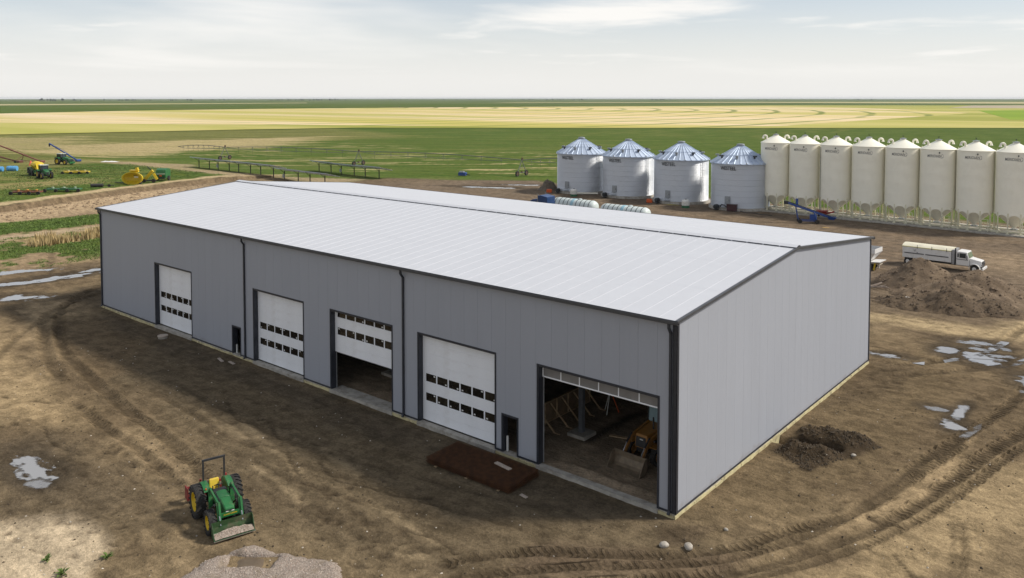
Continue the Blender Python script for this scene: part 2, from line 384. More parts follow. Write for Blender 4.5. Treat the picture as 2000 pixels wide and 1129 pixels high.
def grade(segs):
    """1-D grid lines: list of (start, end, step at start, step at end)"""
    out = []
    for a, b, s0, s1 in segs:
        t = a
        while t < b-1e-6:
            out.append(t); f = (t-a)/(b-a); st = s0*(s1/s0)**f; t += st
    out.append(segs[-1][1]); return np.array(out)
def build_ground():
    gx = grade([(-16000, -1200, 2500, 120), (-1200, -460, 110, 9), (-460, -240, 7, 2.4), (-240, -166, 2.2, 1.2), (-166, -126, .5, .5), (-126, -80, .9, .6), (-80, -34, .55, .24), (-34, 14, .16, .16), (14, 40, .25, 2), (40, 600, 2, 90), (600, 14000, 120, 2500)])
    gy = grade([(-6000, -60, 1500, 4), (-60, -26, 2, .3), (-26, 20, .16, .16), (20, 46, .18, .3), (46, 80, .4, .9), (80, 150, .9, 1.7), (150, 420, 2.0, 12), (420, 1500, 10, 120), (1500, 20000, 150, 2600)])
    nx, ny = len(gx), len(gy)
    X, Y = np.meshgrid(gx, gy); x = X.ravel(); y = Y.ravel()
    z = terrain(x, y)
    # ---- what the ground is made of
    def C(*c): return np.array(c)
    n1 = fbm(x, y, .09, 4, 101); n2 = fbm(x, y, .5, 4, 102); n3 = fbm(x*.35, y, .8, 4, 103); n4 = fbm(x, y, .03, 3, 104)
    brown = C(.118, .084, .047); tan = C(.235, .172, .094); damp = C(.064, .046, .027); greyb = C(.125, .094, .066)
    k = sst(.55*n1+.25*n2+.2*n3, .44, .62)
    c = brown+(tan-brown)*k[:, None]*.55
    kd = sst(.5*n3+.5*n2, .56, .70)[:, None]; c = c*(1-.55*kd)+damp*.55*kd
    def put(mask, colr, amt=1.0):
        nonlocal c
        m = (mask*amt)[:, None]; c = c*(1-m)+np.asarray(colr)*m
    # the yard behind the shed and round the bins: greyer, packed
    put(sst(y, 34, 62)*sst(x, -150, -110), greyb*(.8+.4*n2[:, None]), .8)
    put(sst(y, 60, 80)*sst(x, -120, -80)*sst(n3, .5, .62), C(0.160, 0.115, 0.073), .7)
    # dry pale patches
    nz = (n2-.5)*3
    put(inpoly(x, y, [(-24.4, -20.9), (-23.2, -18.4), (-20.5, -18.2), (-18.1, -18.4), (-16.3, -20.6), (-18, -24), (-32, -30)], .5, nz*.35), C(.42, .33, .215), .95)
    put(inpoly(x, y, [(-70, -8), (-60, -9), (-50, -11.5), (-40, -12.5), (-33, -13.5), (-40, -17), (-55, -17), (-70, -14)], 2.2, nz), C(0.320, 0.231, 0.122), .8)
    put(inpoly(x, y, [(-66, 0), (-58, -6.5), (-48, -9.2), (-48, -10.2), (-60, -8), (-70, -3)], 1.2, nz), C(0.288, 0.208, 0.115), .6)
    put(inpoly(x, y, [(-32, -11.6), (-22, -12.2), (-20, -13.5), (-30, -13.2)], 1.0, nz*.6), C(0.288, 0.208, 0.115), .7)
    put(inpoly(x, y, [(3.6, -5.8), (7, .5), (8.6, 6), (10.4, 14), (11.5, 18), (16, 20), (13, 9), (9.8, 2), (6, -4.5)], .7, nz*.5), C(0.296, 0.216, 0.115), .65)
    put(inpoly(x, y, [(5.4, 3), (7, 9), (7.9, 14), (8.9, 20), (9.2, 14), (8, 8), (6.4, 3)], .4, nz*.3), C(0.304, 0.219, 0.119), .6)
    put(inpoly(x, y, [(-4, 42.5), (4, 42), (9, 45), (14, 58), (10, 58), (5, 46.5), (-4, 45.5)], 1.2, nz*.8), C(0.320, 0.239, 0.130), .8)
    put(inpoly(x, y, [(12, 55), (20, 75), (40, 84), (0, 88), (-8, 80), (4, 72)], 5, nz), C(0.216, 0.158, 0.098), .7)
    put(inpoly(x, y, [(-46, -2), (-40, -9), (-26, -10.5), (-14, -14), (-6, -11), (0, -6), (3, -1), (0, 0), (-46, 0)], 2.2, nz), C(.098, .074, .044)*(.75+.5*n3[:, None]), .8)
    put(inpoly(x, y, [(-26, -10), (-20, -11), (-9, -8.5), (-5, -8), (-4, -9.5), (-16, -12.5)], 1.0, nz*.8), C(.085, .062, .036), .5)
    put(inpoly(x, y, [(.5, 1), (4, 3), (6, 12), (6.5, 30), (1, 30)], 1.2, nz*.6), C(.118, .085, .046)*(.8+.4*n2[:, None]), .75)
    # thin pale blade marks
    for (mx0, my0, mx1, my1) in ((-27, -6.6, -18, -8.6), (-22, -9.3, -15, -10.4), (-31, -7.4, -24, -8.2), (-13, -8.2, -7, -8.9), (-9, -10.6, -5.5, -9.6), (-20, -5.9, -13, -7.2)):
        dd, uu, ss = pdist(x, y, [(mx0, my0), (mx1, my1)]) if True else None
        put(sst(dd+(n2-.5)*.8, .34, .05)*sst(uu, 0, 1.5), C(.22, .165, .095), .6)
    # darker strip along the front wall, then damp, dark, churned ground
    put(inpoly(x, y, [(-61, -.2), (-40, -.2), (-20, -.2), (0, -.2), (-3, -3), (-10, -3.6), (-30, -3), (-55, -2.5)], 1.3, nz*.8), C(.078, .060, .039), .8)
    put(inpoly(x, y, [(-34, -14.5), (-22, -14), (-18, -16), (-24, -20), (-36, -21)], 2, nz), C(0.080, 0.060, 0.037), .75)
    put(inpoly(x, y, [(-58, -15), (-46, -15.5), (-38, -17), (-40, -24), (-60, -24)], 3, nz), C(0.096, 0.073, 0.043), .75)
    put(inpoly(x, y, [(-72, 2), (-66, -1), (-61, 0), (-62, 6), (-70, 8)], 1.5, nz*.6), C(0.068, 0.051, 0.032), .7)
    put(inpoly(x, y, [(.3, 19), (3, 22), (3.4, 30.5), (.2, 31)], .8, nz*.6), C(0.068, 0.049, 0.029), .55)
    put(inpoly(x, y, [(.3, 10.3), (3, 9.2), (4.3, 12.3), (5.2, 14.8), (3.2, 15.6), (.9, 13.6)], .3, nz*.2), C(0.040, 0.028, 0.017), .9)
    put(inpoly(x, y, [(-4, -6), (4, -1), (3.5, -4), (-3, -9)], .7, nz*.5), C(0.108, 0.075, 0.048), .6)
    put(inpoly(x, y, [(-.4, -1.2), (1.8, .8), (1.6, -1.8), (.7, -2.6)], .3, nz*.3), C(0.060, 0.042, 0.026), .6)
    insd = sst(x, -BL, -BL+.3)*sst(-x, 0, .3)*sst(y, 0, .3)*sst(-y, -BW, -BW+.3)
    put(insd, C(0.208, 0.158, 0.105)*(.7+.6*n2[:, None]))
    put(insd*np.exp(-((x+8.1+.3*(n2-.5))/.5)**2)*sst(y, 3.6, 4.6)*sst(-y, -11, -9.5), C(0.040, 0.031, 0.021), .9)
    for px, py, ax, ay, an, dep in PUDDLES:
        kk = (np.abs(x-px) < 3*max(ax, ay)) & (np.abs(y-py) < 3*max(ax, ay))
        q = np.full(x.shape, 9.0); cs, sn = math.cos(an), math.sin(an)
        q[kk] = np.hypot(((x[kk]-px)*cs+(y[kk]-py)*sn)/ax, (-(x[kk]-px)*sn+(y[kk]-py)*cs)/ay)
        put(sst(q+1.1*(n2-.5), 2.3, 1.1), .62*C(0.084, 0.064, 0.042), .75)
    # greens
    gr = C(.055, .100, .012); gr2 = C(.080, .122, .020); olive = C(.165, .155, .045); straw = C(.34, .265, .130)
    gmix = gr+(gr2-gr)*sst(n2, .35, .65)[:, None]
    d, s = bankd(x, y)
    lowl = sst(-x, 80, 90)*sst(s, -1, 1)*sst(-y, -75, -45)
    put(lowl*sst(x, -130, -124), C(0.255, 0.180, 0.103), .8)
    wob = (n2-.5)*5
    put(lowl*sst(-s+wob, -22, -2)*.9, C(0.357, 0.258, 0.152))
    put(lowl*sst(x+wob, -127.5, -125.5)*sst(-x-wob, 114.6, 116), gmix*.95)
    put(lowl*sst(x+wob*.4, -114.9, -113.5)*sst(-x-wob*.4, 109.6, 110.6), C(0.306, 0.230, 0.141))
    g2 = sst(x+wob, -109.5, -107)*sst(-x, 84, 92)*sst(.6*fbm(x, y, .16, 4, 120)+.4*n2, .42, .52)
    put(lowl*g2, gmix*.9, .95)
    put(lowl*sst(x+wob*.4, -110.5, -109)*sst(-x-wob*.4, 100, 102.5)*sst(y, 7, 11), C(0.255, 0.197, 0.076), .7)
    # the higher field behind the bank
    up = sst(-s, 1.0, 2.2)*sst(y, 98, 82)
    edge = [(-137, 84), (-137, 103), (-119, 111), (-104, 122), (-95, 119), (-40, 117), (60, 115), (300, 112), (300, 30000), (-30000, 30000), (-30000, 84)]
    field = np.maximum(up, np.maximum(inpoly(x, y, edge, 2.0, nz*.7), sst(np.hypot(x, y), 300, 420)))
    strk = fbm(x*.77*.04+y*.64*.04, -x*.64*.28+y*.77*.28, 1.0, 4, 130)
    fcol = gr*1.02+(gr2-gr)*sst(strk, .4, .62)[:, None]
    put(field, fcol)
    put(up*sst(-(-s+(n2-.5)*3), -6.0, -4.2), C(0.374, 0.279, 0.156), .95)
    lipc = fbm(x, y, .35, 3, 41)-.5; fs_ = -s+lipc*1.6
    put(sst(fs_, -.5, .0)*sst(-fs_, -1.5, -.9)*sst(y, 98, 66), C(.125, .088, .050)*(.55+.9*fbm(x, y, 1.3, 3, 47)[:, None]), .95)
    # dry, thin parts of that field
    put(field*inpoly(x, y, [(-470, -100), (-300, -20), (-215, 20), (-185, 30), (-200, 52), (-235, 72), (-262, 90), (-273, 130), (-286, 176), (-300, 262), (-420, 300), (-520, 100)], 10, (strk-.5)*60), olive*(.75+.6*strk[:, None]), .75)
    put(field*inpoly(x, y, [(-350, 116), (-304, 72), (-262, 86), (-270, 128), (-284, 176), (-330, 232), (-352, 180)], 7, (strk-.5)*55), straw*.95, .85)
    put(field*inpoly(x, y, [(-470, 60), (-420, 40), (-330, 60), (-300, 66), (-330, 105), (-430, 150)], 8, (strk-.5)*70), straw*.85, .6)
    put(field*inpoly(x, y, [(-182, 26), (-168, 24), (-163, 46), (-178, 50)], 2.5, (strk-.5)*10), C(0.238, 0.180, 0.076), .7)
    put(field*inpoly(x, y, [(-230, 70), (-212, 72), (-188, 72), (-158, 73), (-134, 80), (-130, 99), (-139, 97), (-163, 84), (-190, 80), (-212, 92), (-229, 80)], 2.5, nz), C(0.281, 0.205, 0.122), .85)
    put(field*inpoly(x, y, [(-245, 56), (-222, 56), (-224, 74), (-246, 72)], 5, nz), C(0.221, 0.172, 0.076), .5)
    sp = fbm(x*.77*.06+y*.64*.06+3, -x*.64*.5+y*.77*.5, 1.0, 3, 131)
    put(field*sst(sp, .66, .72)*inpoly(x, y, [(-260, 90), (-150, 98), (-110, 125), (-110, 200), (-300, 200)], 12), straw*1.05, .75)
    put(field*sst(strk, .60, .70)*sst(-s, 8, 20), olive*1.1, .45)
    # ---- tyre tracks: position along and across, for the lug pattern
    tu = np.zeros(x.shape); tv = np.zeros(x.shape); tw = np.zeros(x.shape)
    for line, hw, dep, tr in RUTS:
        xs = [p[0] for p in line]; ys = [p[1] for p in line]
        kk = np.where((x > min(xs)-1) & (x < max(xs)+1) & (y > min(ys)-1) & (y < max(ys)+1))[0]
        if not len(kk): continue
        dd, uu, ss = pdist(x[kk], y[kk], line)
        m = sst(dd, hw*1.5, hw*.8)*tr*sst(fbm(x[kk], y[kk], .3, 2, 140), .25, .5)
        b = m > tw[kk]
        tu[kk[b]] = uu[b]; tv[kk[b]] = ss[b]/hw; tw[kk[b]] = m[b]
        mm = (sst(dd+(n2[kk]-.5)*.3, hw*1.3, hw*.4)*.68*(.5+.5*tr))[:, None]
        c[kk] = c[kk]*(1-mm)+np.array((.050, .036, .021))*mm
    # hoof-, boot- and tyre-sized dents, and a few cracks
    c3 = c.reshape(ny, nx, 3); z2 = z.reshape(ny, nx); rd = random.Random(99)
    for (mx, my, sx, sy, cnt) in ((-13.2, -9.7, 3.0, 1.0, 80), (2.2, 27.0, 1.0, 3.2, 70), (-8, -10.6, 3, 1.2, 60), (-29, -15, 6, 2.5, 90), (5.5, 31, 3, 5, 60), (-40, -14, 8, 4, 70), (-20, -7.5, 10, 2.5, 110), (8, 2, 4, 5, 70), (4, 8, 2, 6, 60), (-22, -18, 5, 2, 80), (4, 44, 6, 3, 60)):
        for _ in range(cnt):
            dx, dy = mx+rd.gauss(0, sx), my+rd.gauss(0, sy); ra, rb = rd.uniform(.16, .5), rd.uniform(.08, .2); an = rd.gauss(.3, .6)
            if -BL-1 < dx < .5 and -.6 < dy < BW+1: continue
            i0, i1 = np.searchsorted(gx, (dx-.8, dx+.8)); j0, j1 = np.searchsorted(gy, (dy-.8, dy+.8))
            if i1-i0 < 2 or j1-j0 < 2: continue
            XX, YY = np.meshgrid(gx[i0:i1]-dx, gy[j0:j1]-dy); ca, sa = math.cos(an), math.sin(an)
            q = np.hypot((XX*ca+YY*sa)/ra, (-XX*sa+YY*ca)/rb); m = sst(q, 1.25, .5); s_ = rd.uniform(.4, 1)
            z2[j0:j1, i0:i1] -= .06*s_*m; z2[j0:j1, i0:i1] += .03*s_*np.exp(-((q-1.5)/.35)**2)
            c3[j0:j1, i0:i1] = c3[j0:j1, i0:i1]*(1-.6*s_*m[..., None])+np.array((.045, .032, .019))*.6*s_*m[..., None]
    for line in ([(-18, -7.2), (-15.5, -7.9), (-13.6, -7.3), (-11.8, -7.0), (-10.4, -6.1)], [(-20.5, -7.6), (-19, -8.3), (-17.6, -8.8)], [(.3, -1.2), (1.1, -1.5), (2.6, -1.7)], [(-24, -6.2), (-22, -6.9), (-20.2, -6.6)], [(-30, -5.6), (-27, -6.8), (-26, -6.6)], [(-9, -9.0), (-7.4, -8.6), (-6, -8.9)], [(8.8, 3.5), (10.6, 1.2), (11.2, -1)], [(-35, -15), (-32, -15.6), (-29, -15.2)]):
        dd, uu, ss = pdist(x, y, smooth_line(line, 3)); m = sst(dd+.12*(n2-.5), .15, .02)
        z -= .05*m; put(m, C(.040, .029, .017), .8)
    c *= (1+.16*(fbm(x, y, 3.1, 2, 150)-.5))[:, None]
    dirt_ = sst(c[:, 0]-c[:, 1], .0, .02)[:, None]; c = c*(1+.24*dirt_)+.003
    c = np.clip(c, .01, .9)
    me = bpy.data.meshes.new('ground')
    idx = np.arange(nx*ny).reshape(ny, nx)
    q = np.stack([idx[:-1, :-1], idx[:-1, 1:], idx[1:, 1:], idx[1:, :-1]], -1).reshape(-1, 4)
    me.vertices.add(nx*ny); me.vertices.foreach_set('co', np.stack([x, y, z], 1).ravel().astype(np.float32))
    me.loops.add(q.size); me.loops.foreach_set('vertex_index', q.ravel().astype(np.int32))
    me.polygons.add(len(q)); me.polygons.foreach_set('loop_start', np.arange(0, q.size, 4, dtype=np.int32))
    me.polygons.foreach_set('use_smooth', np.ones(len(q), bool))
    me.update(calc_edges=True)
    a = me.attributes.new('Col', 'FLOAT_COLOR', 'POINT'); a.data.foreach_set('color', np.concatenate([c, np.ones((len(c), 1))], 1).ravel().astype(np.float32))
    a = me.attributes.new('Tread', 'FLOAT_VECTOR', 'POINT'); a.data.foreach_set('vector', np.stack([tu, tv, tw], 1).ravel().astype(np.float32))
    a = me.attributes.new('Green', 'FLOAT', 'POINT'); a.data.foreach_set('value', sst(c[:, 1]-c[:, 0], .0, .02).astype(np.float32))
    me.materials.append(ground_mat())
    o = bpy.data.objects.new('ground', me); col.objects.link(o); tag(o, kind='structure')
def ground_mat():
    m = bpy.data.materials.new('earth_and_field'); t = NT(m); b = t.bsdf; oc = t.coord()
    at = t.N.new('ShaderNodeAttribute'); at.attribute_name = 'Col'
    tr = t.N.new('ShaderNodeAttribute'); tr.attribute_name = 'Tread'
    g = t.N.new('ShaderNodeAttribute'); g.attribute_name = 'Green'
    sep = t.N.new('ShaderNodeSeparateXYZ'); t.L.new(tr.outputs['Vector'], sep.inputs[0])
    n1 = t.noise(oc, 1.1, 8, .62, .3); n2 = t.noise(oc, 7.0, 6, .65); n3 = t.noise(oc, 30, 3, .6)
    ns = t.noise(oc, 2.2, 6, .6, .4, map_scale=(.25, 1, 1))
    k = t.rng(n1, .28, .72, .74, 1.26); k2 = t.rng(n2, .3, .7, .80, 1.2); k4 = t.rng(n3, .3, .7, .88, 1.13); k2 = t.math('MULTIPLY', k2, k4)
    k3 = t.rng(ns, .3, .7, .84, 1.16)
    v = t.math('MULTIPLY', t.math('MULTIPLY', k, k2), k3)
    hs = t.N.new('ShaderNodeHueSaturation'); t.L.new(at.outputs['Color'], hs.inputs['Color']); t.L.new(v, hs.inputs['Value'])
    hs.inputs['Saturation'].default_value = 0.96
    cc = hs.outputs[0]
    # dark damp clods and pale dry crumbs
    cl = t.rng(t.noise(oc, 2.6, 6, .7, .6, off=(3, 7, 0)), .60, .70, 0, .55); cc = t.mix(t.math('MULTIPLY', cl, t.math('SUBTRACT', 1.0, g.outputs['Fac'])), cc, (.040, .029, .017))
    cr = t.rng(t.noise(oc, 11, 4, .7, off=(1, 2, 0)), .67, .73, 0, .6); cc = t.mix(t.math('MULTIPLY', cr, t.math('SUBTRACT', 1.0, g.outputs['Fac'])), cc, (.33, .255, .165))
    # crop and grass: streaks along the rows
    gs = t.noise(oc, .5, 6, .65, .2, map_scale=(.07, 1, 1), rot=(0, 0, -.697)); gk = t.rng(gs, .35, .68, 0, .5)
    cc = t.mix(t.math('MULTIPLY', gk, g.outputs['Fac']), cc, (.125, .135, .03))
    # lug prints
    ch = t.math('ADD', t.math('MULTIPLY_ADD', t.noise(oc, .9, 3), .5, sep.outputs[0]), t.math('MULTIPLY', t.math('ABSOLUTE', sep.outputs[1]), .16))
    lug = t.rng(t.math('SINE', t.math('MULTIPLY', ch, 2*math.pi/.34)), -.35, .45)
    lw = t.math('MULTIPLY', t.math('MULTIPLY', lug, sep.outputs[2]), t.rng(t.noise(oc, 1.7, 4), .35, .6, .15, 1))
    cc = t.mix(t.math('MULTIPLY', lw, .6), cc, (.036, .026, .015))
    t.L.new(cc, b.inputs['Base Color']); b.inputs['Roughness'].default_value = .95; b.inputs['Specular IOR Level'].default_value = .03
    h = t.math('ADD', t.math('MULTIPLY', n1, .5), t.math('ADD', t.math('MULTIPLY', n2, .35), t.math('MULTIPLY', n3, .15)))
    h = t.math('SUBTRACT', h, t.math('MULTIPLY', lw, .35))
    t.L.new(t.bump(h, 1.0, .22), b.inputs['Normal'])
    return m
build_ground()

# ------------------------------------------------------------------ water lying in the dips
def water_mat():
    m = bpy.data.materials.new('sky_pale_water'); t = NT(m); b = t.bsdf; oc = t.coord()
    dp = t.N.new('ShaderNodeAttribute'); dp.attribute_name = 'Depth'
    n = t.noise(oc, 2.0, 5)
    b.inputs['Base Color'].default_value = (.30, .295, .29, 1); b.inputs['Roughness'].default_value = .03; b.inputs['IOR'].default_value = 1.5  # pale grey base stands in for bright sky reflection on the water
    b.inputs['Specular IOR Level'].default_value = 1.0
    t.set(b.inputs['Alpha'], t.rng(t.math('ADD', dp.outputs['Fac'], t.math('MULTIPLY', t.math('SUBTRACT', n, .5), .03)), .0, .075, .0, .95))
    t.L.new(t.bump(t.noise(oc, 1.2, 3), .04, .02), b.inputs['Normal']); return m
WM = water_mat()
for px, py, ax, ay, an, dep in PUDDLES:
    lev = -.24-dep*.5; ext_ = 1.9; res = max(.1, max(ax, ay)/40)
    c, s = math.cos(an), math.sin(an)
    U, V = np.meshgrid(np.arange(-ax*ext_, ax*ext_+res, res), np.arange(-ay*ext_, ay*ext_+res, res))
    X = px+U*c-V*s; Y = py+U*s+V*c; D = lev-terrain(X.ravel(), Y.ravel()).reshape(X.shape)
    ok = D > -.04; i = np.arange(X.size).reshape(X.shape)
    q = ok[:-1, :-1] & ok[:-1, 1:] & ok[1:, 1:] & ok[1:, :-1]
    F = np.stack([i[:-1, :-1], i[:-1, 1:], i[1:, 1:], i[1:, :-1]], -1)[q]
    if not len(F): continue
    us = np.unique(F); rm = np.zeros(X.size, int); rm[us] = np.arange(len(us))
    me = bpy.data.meshes.new('puddle'); me.from_pydata(np.stack([X.ravel()[us]-px, Y.ravel()[us]-py, 0*us], 1).tolist(), [], rm[F].tolist()); me.materials.append(WM)
    at = me.attributes.new('Depth', 'FLOAT', 'POINT'); at.data.foreach_set('value', D.ravel()[us].astype(np.float32))
    o = bpy.data.objects.new('puddle', me); o.location = (px, py, lev); col.objects.link(o); tag(o, kind='structure')

# ------------------------------------------------------------------ fields towards the horizon
RX, RY = (.7666, .6421), (-.6421, .7666)
def field_mat(name, ca, cb, cc_, scale=.012, amt=.8, rings=None):
    m = bpy.data.materials.new(name); t = NT(m); b = t.bsdf; oc = t.coord()
    n = t.noise(oc, scale, 6, .62, .3, map_scale=(.10, 1, 1), rot=(0, 0, -.697))
    n2 = t.noise(oc, scale*.5, 5, .6, .2, map_scale=(.16, 1, 1), rot=(0, 0, -.697), off=(40, 90, 0))
    c = t.mix(t.rng(n, .36, .66), ca, cb); c = t.mix(t.rng(n2, .45, .68, 0, amt), c, cc_)
    if rings:
        vm = t.N.new('ShaderNodeVectorMath'); vm.operation = 'DISTANCE'; t.L.new(oc, vm.inputs[0]); vm.inputs[1].default_value = rings[:3]
        wob = t.math('MULTIPLY', t.noise(oc, .01, 2), 14.0)
        d = t.math('ADD', vm.outputs['Value'], wob)
        fr = t.math('PINGPONG', t.math('SUBTRACT', d, rings[3]), 30.0)
        k = t.rng(fr, 2.0, 6.5, .85, 0); k = t.math('MULTIPLY', k, t.rng(t.noise(oc, .006, 3), .3, .6, .25, 1))
        c = t.mix(k, c, (.14, .19, .045))
    t.L.new(c, b.inputs['Base Color']); b.inputs['Roughness'].default_value = 1.0; b.inputs['Specular IOR Level'].default_value = .02
    return m
def sheet(name, pts, mat, z):
    # triangle-safe strip: pts = far edge left to right, then near edge right to left (same number of points)
    h = len(pts)//2; far, near = pts[:h], pts[h:][::-1]
    mb = MB(); mb.add([(p[0], p[1], 0) for p in far]+[(p[0], p[1], 0) for p in near], [(h+i, h+i+1, i+1, i) for i in range(h-1)])
    o = mb.build(name, mat, None, loc=(0, 0, z)); tag(o, kind='structure'); return o
RC = (-1682.0, 623.0)
stub = field_mat('straw_stubble', (.56, .46, .17), (.72, .57, .37), (.38, .37, .07), .010, .75, (RC[0], RC[1], .1, 1578))
ygf = field_mat('ripening_crop', (.36, .355, .085), (.50, .44, .16), (.24, .26, .05), .012)
dkg = field_mat('dark_green_crop', (.065, .105, .014), (.085, .125, .022), (.11, .125, .03), .008)
lgt = field_mat('bare_pale_field', (.46, .39, .25), (.42, .36, .18), (.36, .35, .13), .006)
brg = field_mat('bright_green_crop', (.22, .32, .035), (.25, .33, .05), (.19, .28, .04), .010)
sheet('cropland', [(-1044, 25), (-1147, 343), (-1251, 554), (-1281, 798), (-1143, 1352), (-858, 2078), (-334, 2517), (289, 2207),
                   (114, 751), (-68, 599), (-200, 488), (-329, 380), (-411, 318), (-441, 252), (-479, 126), (-492, -6)], ygf, .06)
arc = [(RC[0]+1578*math.cos(a), RC[1]+1578*math.sin(a)) for a in [R(52), R(40), R(30), R(20), R(12), R(6), R(2), R(-2)]]
nearr = [(-411, 318), (-441, 252), (-479, 126)]
mbp = [(-492, -6), (-479, 126), (-452, 215), (-432, 268), (-405, 322), (-340, 400), (-270, 480)]
arcp = [(RC[0]+1578*math.cos(R(a)), RC[1]+1578*math.sin(R(a))) for a in (0, 5, 10, 16, 22, 30, 38, 46)]
poly = [(-488, 60), (-470, 150), (-448, 225), (-425, 285), (-385, 345), (-335, 405), (-290, 455), (-245, 500)]
far_ = [(-1044, 25), (-1147, 343), (-1251, 554), (-1281, 798), (-1230, 1050), (-1143, 1352), (-960, 1800), (-760, 1990)]
mid_ = [(-760, 200), (-790, 420), (-800, 560), (-760, 760), (-640, 980), (-470, 1230), (-330, 1330), (-480, 1650)]
mb = MB()
ring = [(RC[0]+1575*math.cos(R(a)), RC[1]+1575*math.sin(R(a))) for a in range(-6, 49, 3)]
lft = [far_[0], (-1100, 180), (-1147, 343), (-1200, 450), (-1251, 554), (-1270, 680), (-1281, 798), (-1275, 900), (-1255, 1000), (-1230, 1080), (-1200, 1180), (-1165, 1290), (-1120, 1390), (-1060, 1520), (-1000, 1640), (-930, 1760), (-850, 1830), (-760, 1850), (-700, 1830)]
nr = [(-489, 40), (-483, 100), (-473, 150), (-462, 190)]
ring = [max(p, (-9e9, 0)) for p in ring]
def push_in(p):   # keep the near edge of the stubble on the photo's field line
    x, y = p
    ex = float(np.interp(y, [-6, 126, 252, 318, 380, 488], [-492, -479, -441, -411, -329, -200]))-6
    return (min(x, ex), y)
ring = [push_in(p) for p in ring]
mb.add([(p[0], p[1], 0) for p in lft]+[(p[0], p[1], 0) for p in ring], [(i, len(lft)+i, len(lft)+i+1, i+1) for i in range(len(lft)-1)])
tag(mb.build('stubble_field', stub, None, loc=(0, 0, .10)), kind='structure')
sheet('dark_green_field', [(-2534, 187), (-2432, 760), (-2200, 1640), (-1750, 2075), (-1143, 1352), (-1281, 798), (-1147, 343), (-1044, 25)], dkg, .07)
sheet('pale_field', [(-3061, 233), (-2917, 917), (-2818, 2024), (-2620, 1880), (-2432, 760), (-2534, 187)], lgt, .08)
sheet('pale_field', [(-2400, 2900), (-1500, 4200), (-300, 5200), (-430, 3300), (-1400, 3300), (-2300, 2600)], lgt, .08)
sheet('bright_green_field', [(-246, 1430), (-141, 1668), (5, 975), (-110, 826)], brg, .13)
sheet('pale_field', [(-439, 2430), (-25, 3230), (-7, 1865), (-360, 1766)], field_mat('bare_pink_field', (.44, .36, .27), (.40, .33, .23), (.36, .33, .2), .006), .12)
# ------------------------------------------------------------------ the shed
def panel_mat(name, c, rough, metal, rib, axis):
    m = bpy.data.materials.new(name); t = NT(m); b = t.bsdf; oc = t.coord()
    oi = t.N.new('ShaderNodeObjectInfo')
    hs = t.N.new('ShaderNodeHueSaturation'); hs.inputs['Color'].default_value = c+(1,)
    n = t.noise(t.coord('Generated'), 1.2, 5, .6)
    ge = t.N.new('ShaderNodeNewGeometry')
    st = t.noise(ge.outputs['Position'], 1.5, 5, .6, .2, map_scale=(1, 1, .08))
    v = t.math('ADD', t.math('MULTIPLY_ADD', oi.outputs['Random'], .02, .985), t.math('MULTIPLY', t.math('SUBTRACT', st, .5), .08))
    t.L.new(v, hs.inputs['Value']); cc = hs.outputs[0]
    # splash of mud along the foot
    sep = t.N.new('ShaderNodeSeparateXYZ'); t.L.new(ge.outputs['Position'], sep.inputs[0])
    if axis != 'roof':
        sp = t.math('SUBTRACT', t.noise(ge.outputs['Position'], 1.3, 6, .65), t.math('MULTIPLY', sep.outputs[2], .75))
        cc = t.mix(t.rng(sp, .25, .6, 0, .35), cc, (.16, .125, .09))
    t.L.new(cc, b.inputs['Base Color']); b.inputs['Metallic'].default_value = metal
    t.set(b.inputs['Roughness'], t.math('MULTIPLY_ADD', st, .15, rough))
    s2 = t.N.new('ShaderNodeSeparateXYZ'); t.L.new(oc, s2.inputs[0])
    wv = t.math('SINE', t.math('MULTIPLY', s2.outputs[0], 2*math.pi/rib))
    nb = t.bump(t.rng(wv, .75, 1.0), .25, .004)
    nb = t.bump(t.noise(ge.outputs['Position'], .45, 3), .12, .08, nb)
    t.L.new(nb, b.inputs['Normal']); return m
WALL = panel_mat('grey_wall_sheet', (.335, .352, .395), .48, 0.0, .267, 'wall')
ROOF = panel_mat('white_roof_sheet', (.535, .545, .575), .42, 0.0, .3556, 'roof')
TRIM = pm('charcoal_trim', (.028, .031, .040), .45, 0, .15, 2)
TRIMG = pm('slate_trim', (.062, .064, .070), .45, 0, .12, 2)
LINER = pm('white_liner_sheet', (.52, .52, .51), .6)
CONC = pm('concrete', (.36, .335, .29), .85, 0, .2, 2.0, .3, 12, dirt=(.13, .10, .07), dirt_amt=.7)
FOAM = pm('yellow_foam_board', (.52, .46, .26), .8, 0, .15, 2.5, .3, 14, dirt=(.17, .13, .085), dirt_amt=.85, dirt_scale=1.8)
DOORW = pm('white_door_sheet', (.83, .85, .885), .42, 0, .03, .6, dirt=(.45, .41, .36), dirt_amt=.18, dirt_scale=.8)
def glass_mat():
    m = bpy.data.materials.new('dark_window_glass'); t = NT(m); b = t.bsdf
    n = t.noise(t.coord(), 1.6, 4); t.set(b.inputs['Base Color'], t.mix(t.rng(n, .4, .65), (.012, .010, .008), (.035, .028, .018)))
    b.inputs['Roughness'].default_value = .06; b.inputs['Specular IOR Level'].default_value = .35; return m
GLASS = glass_mat()
FROST = pm('milky_panel', (.20, .195, .19), .35, 0, .08, 2)
STICK = pm('white_label', (.75, .75, .72), .6, 0, .03)
STEEL = pm('grey_steel', (.14, .15, .165), .5, .3, .15, 3)
GALV = pm('bright_galvanised', (.55, .56, .57), .4, .7, .1, 4)
shed = empty('machine_shed', (0, 0, 0), 0, 'long grey metal-clad machine shed with white roof and five overhead doors', 'shed')
OPEN = [(-50.95, -44.80, 5.44), (-38.62, -37.50, 2.10), (-35.65, -29.42, 5.44), (-26.32, -20.10, 5.44), (-17.69, -11.42, 5.44), (-10.88, -9.79, 2.10), (-8.36, -.97, 5.44)]
PW = 1.0638; Z0 = .06
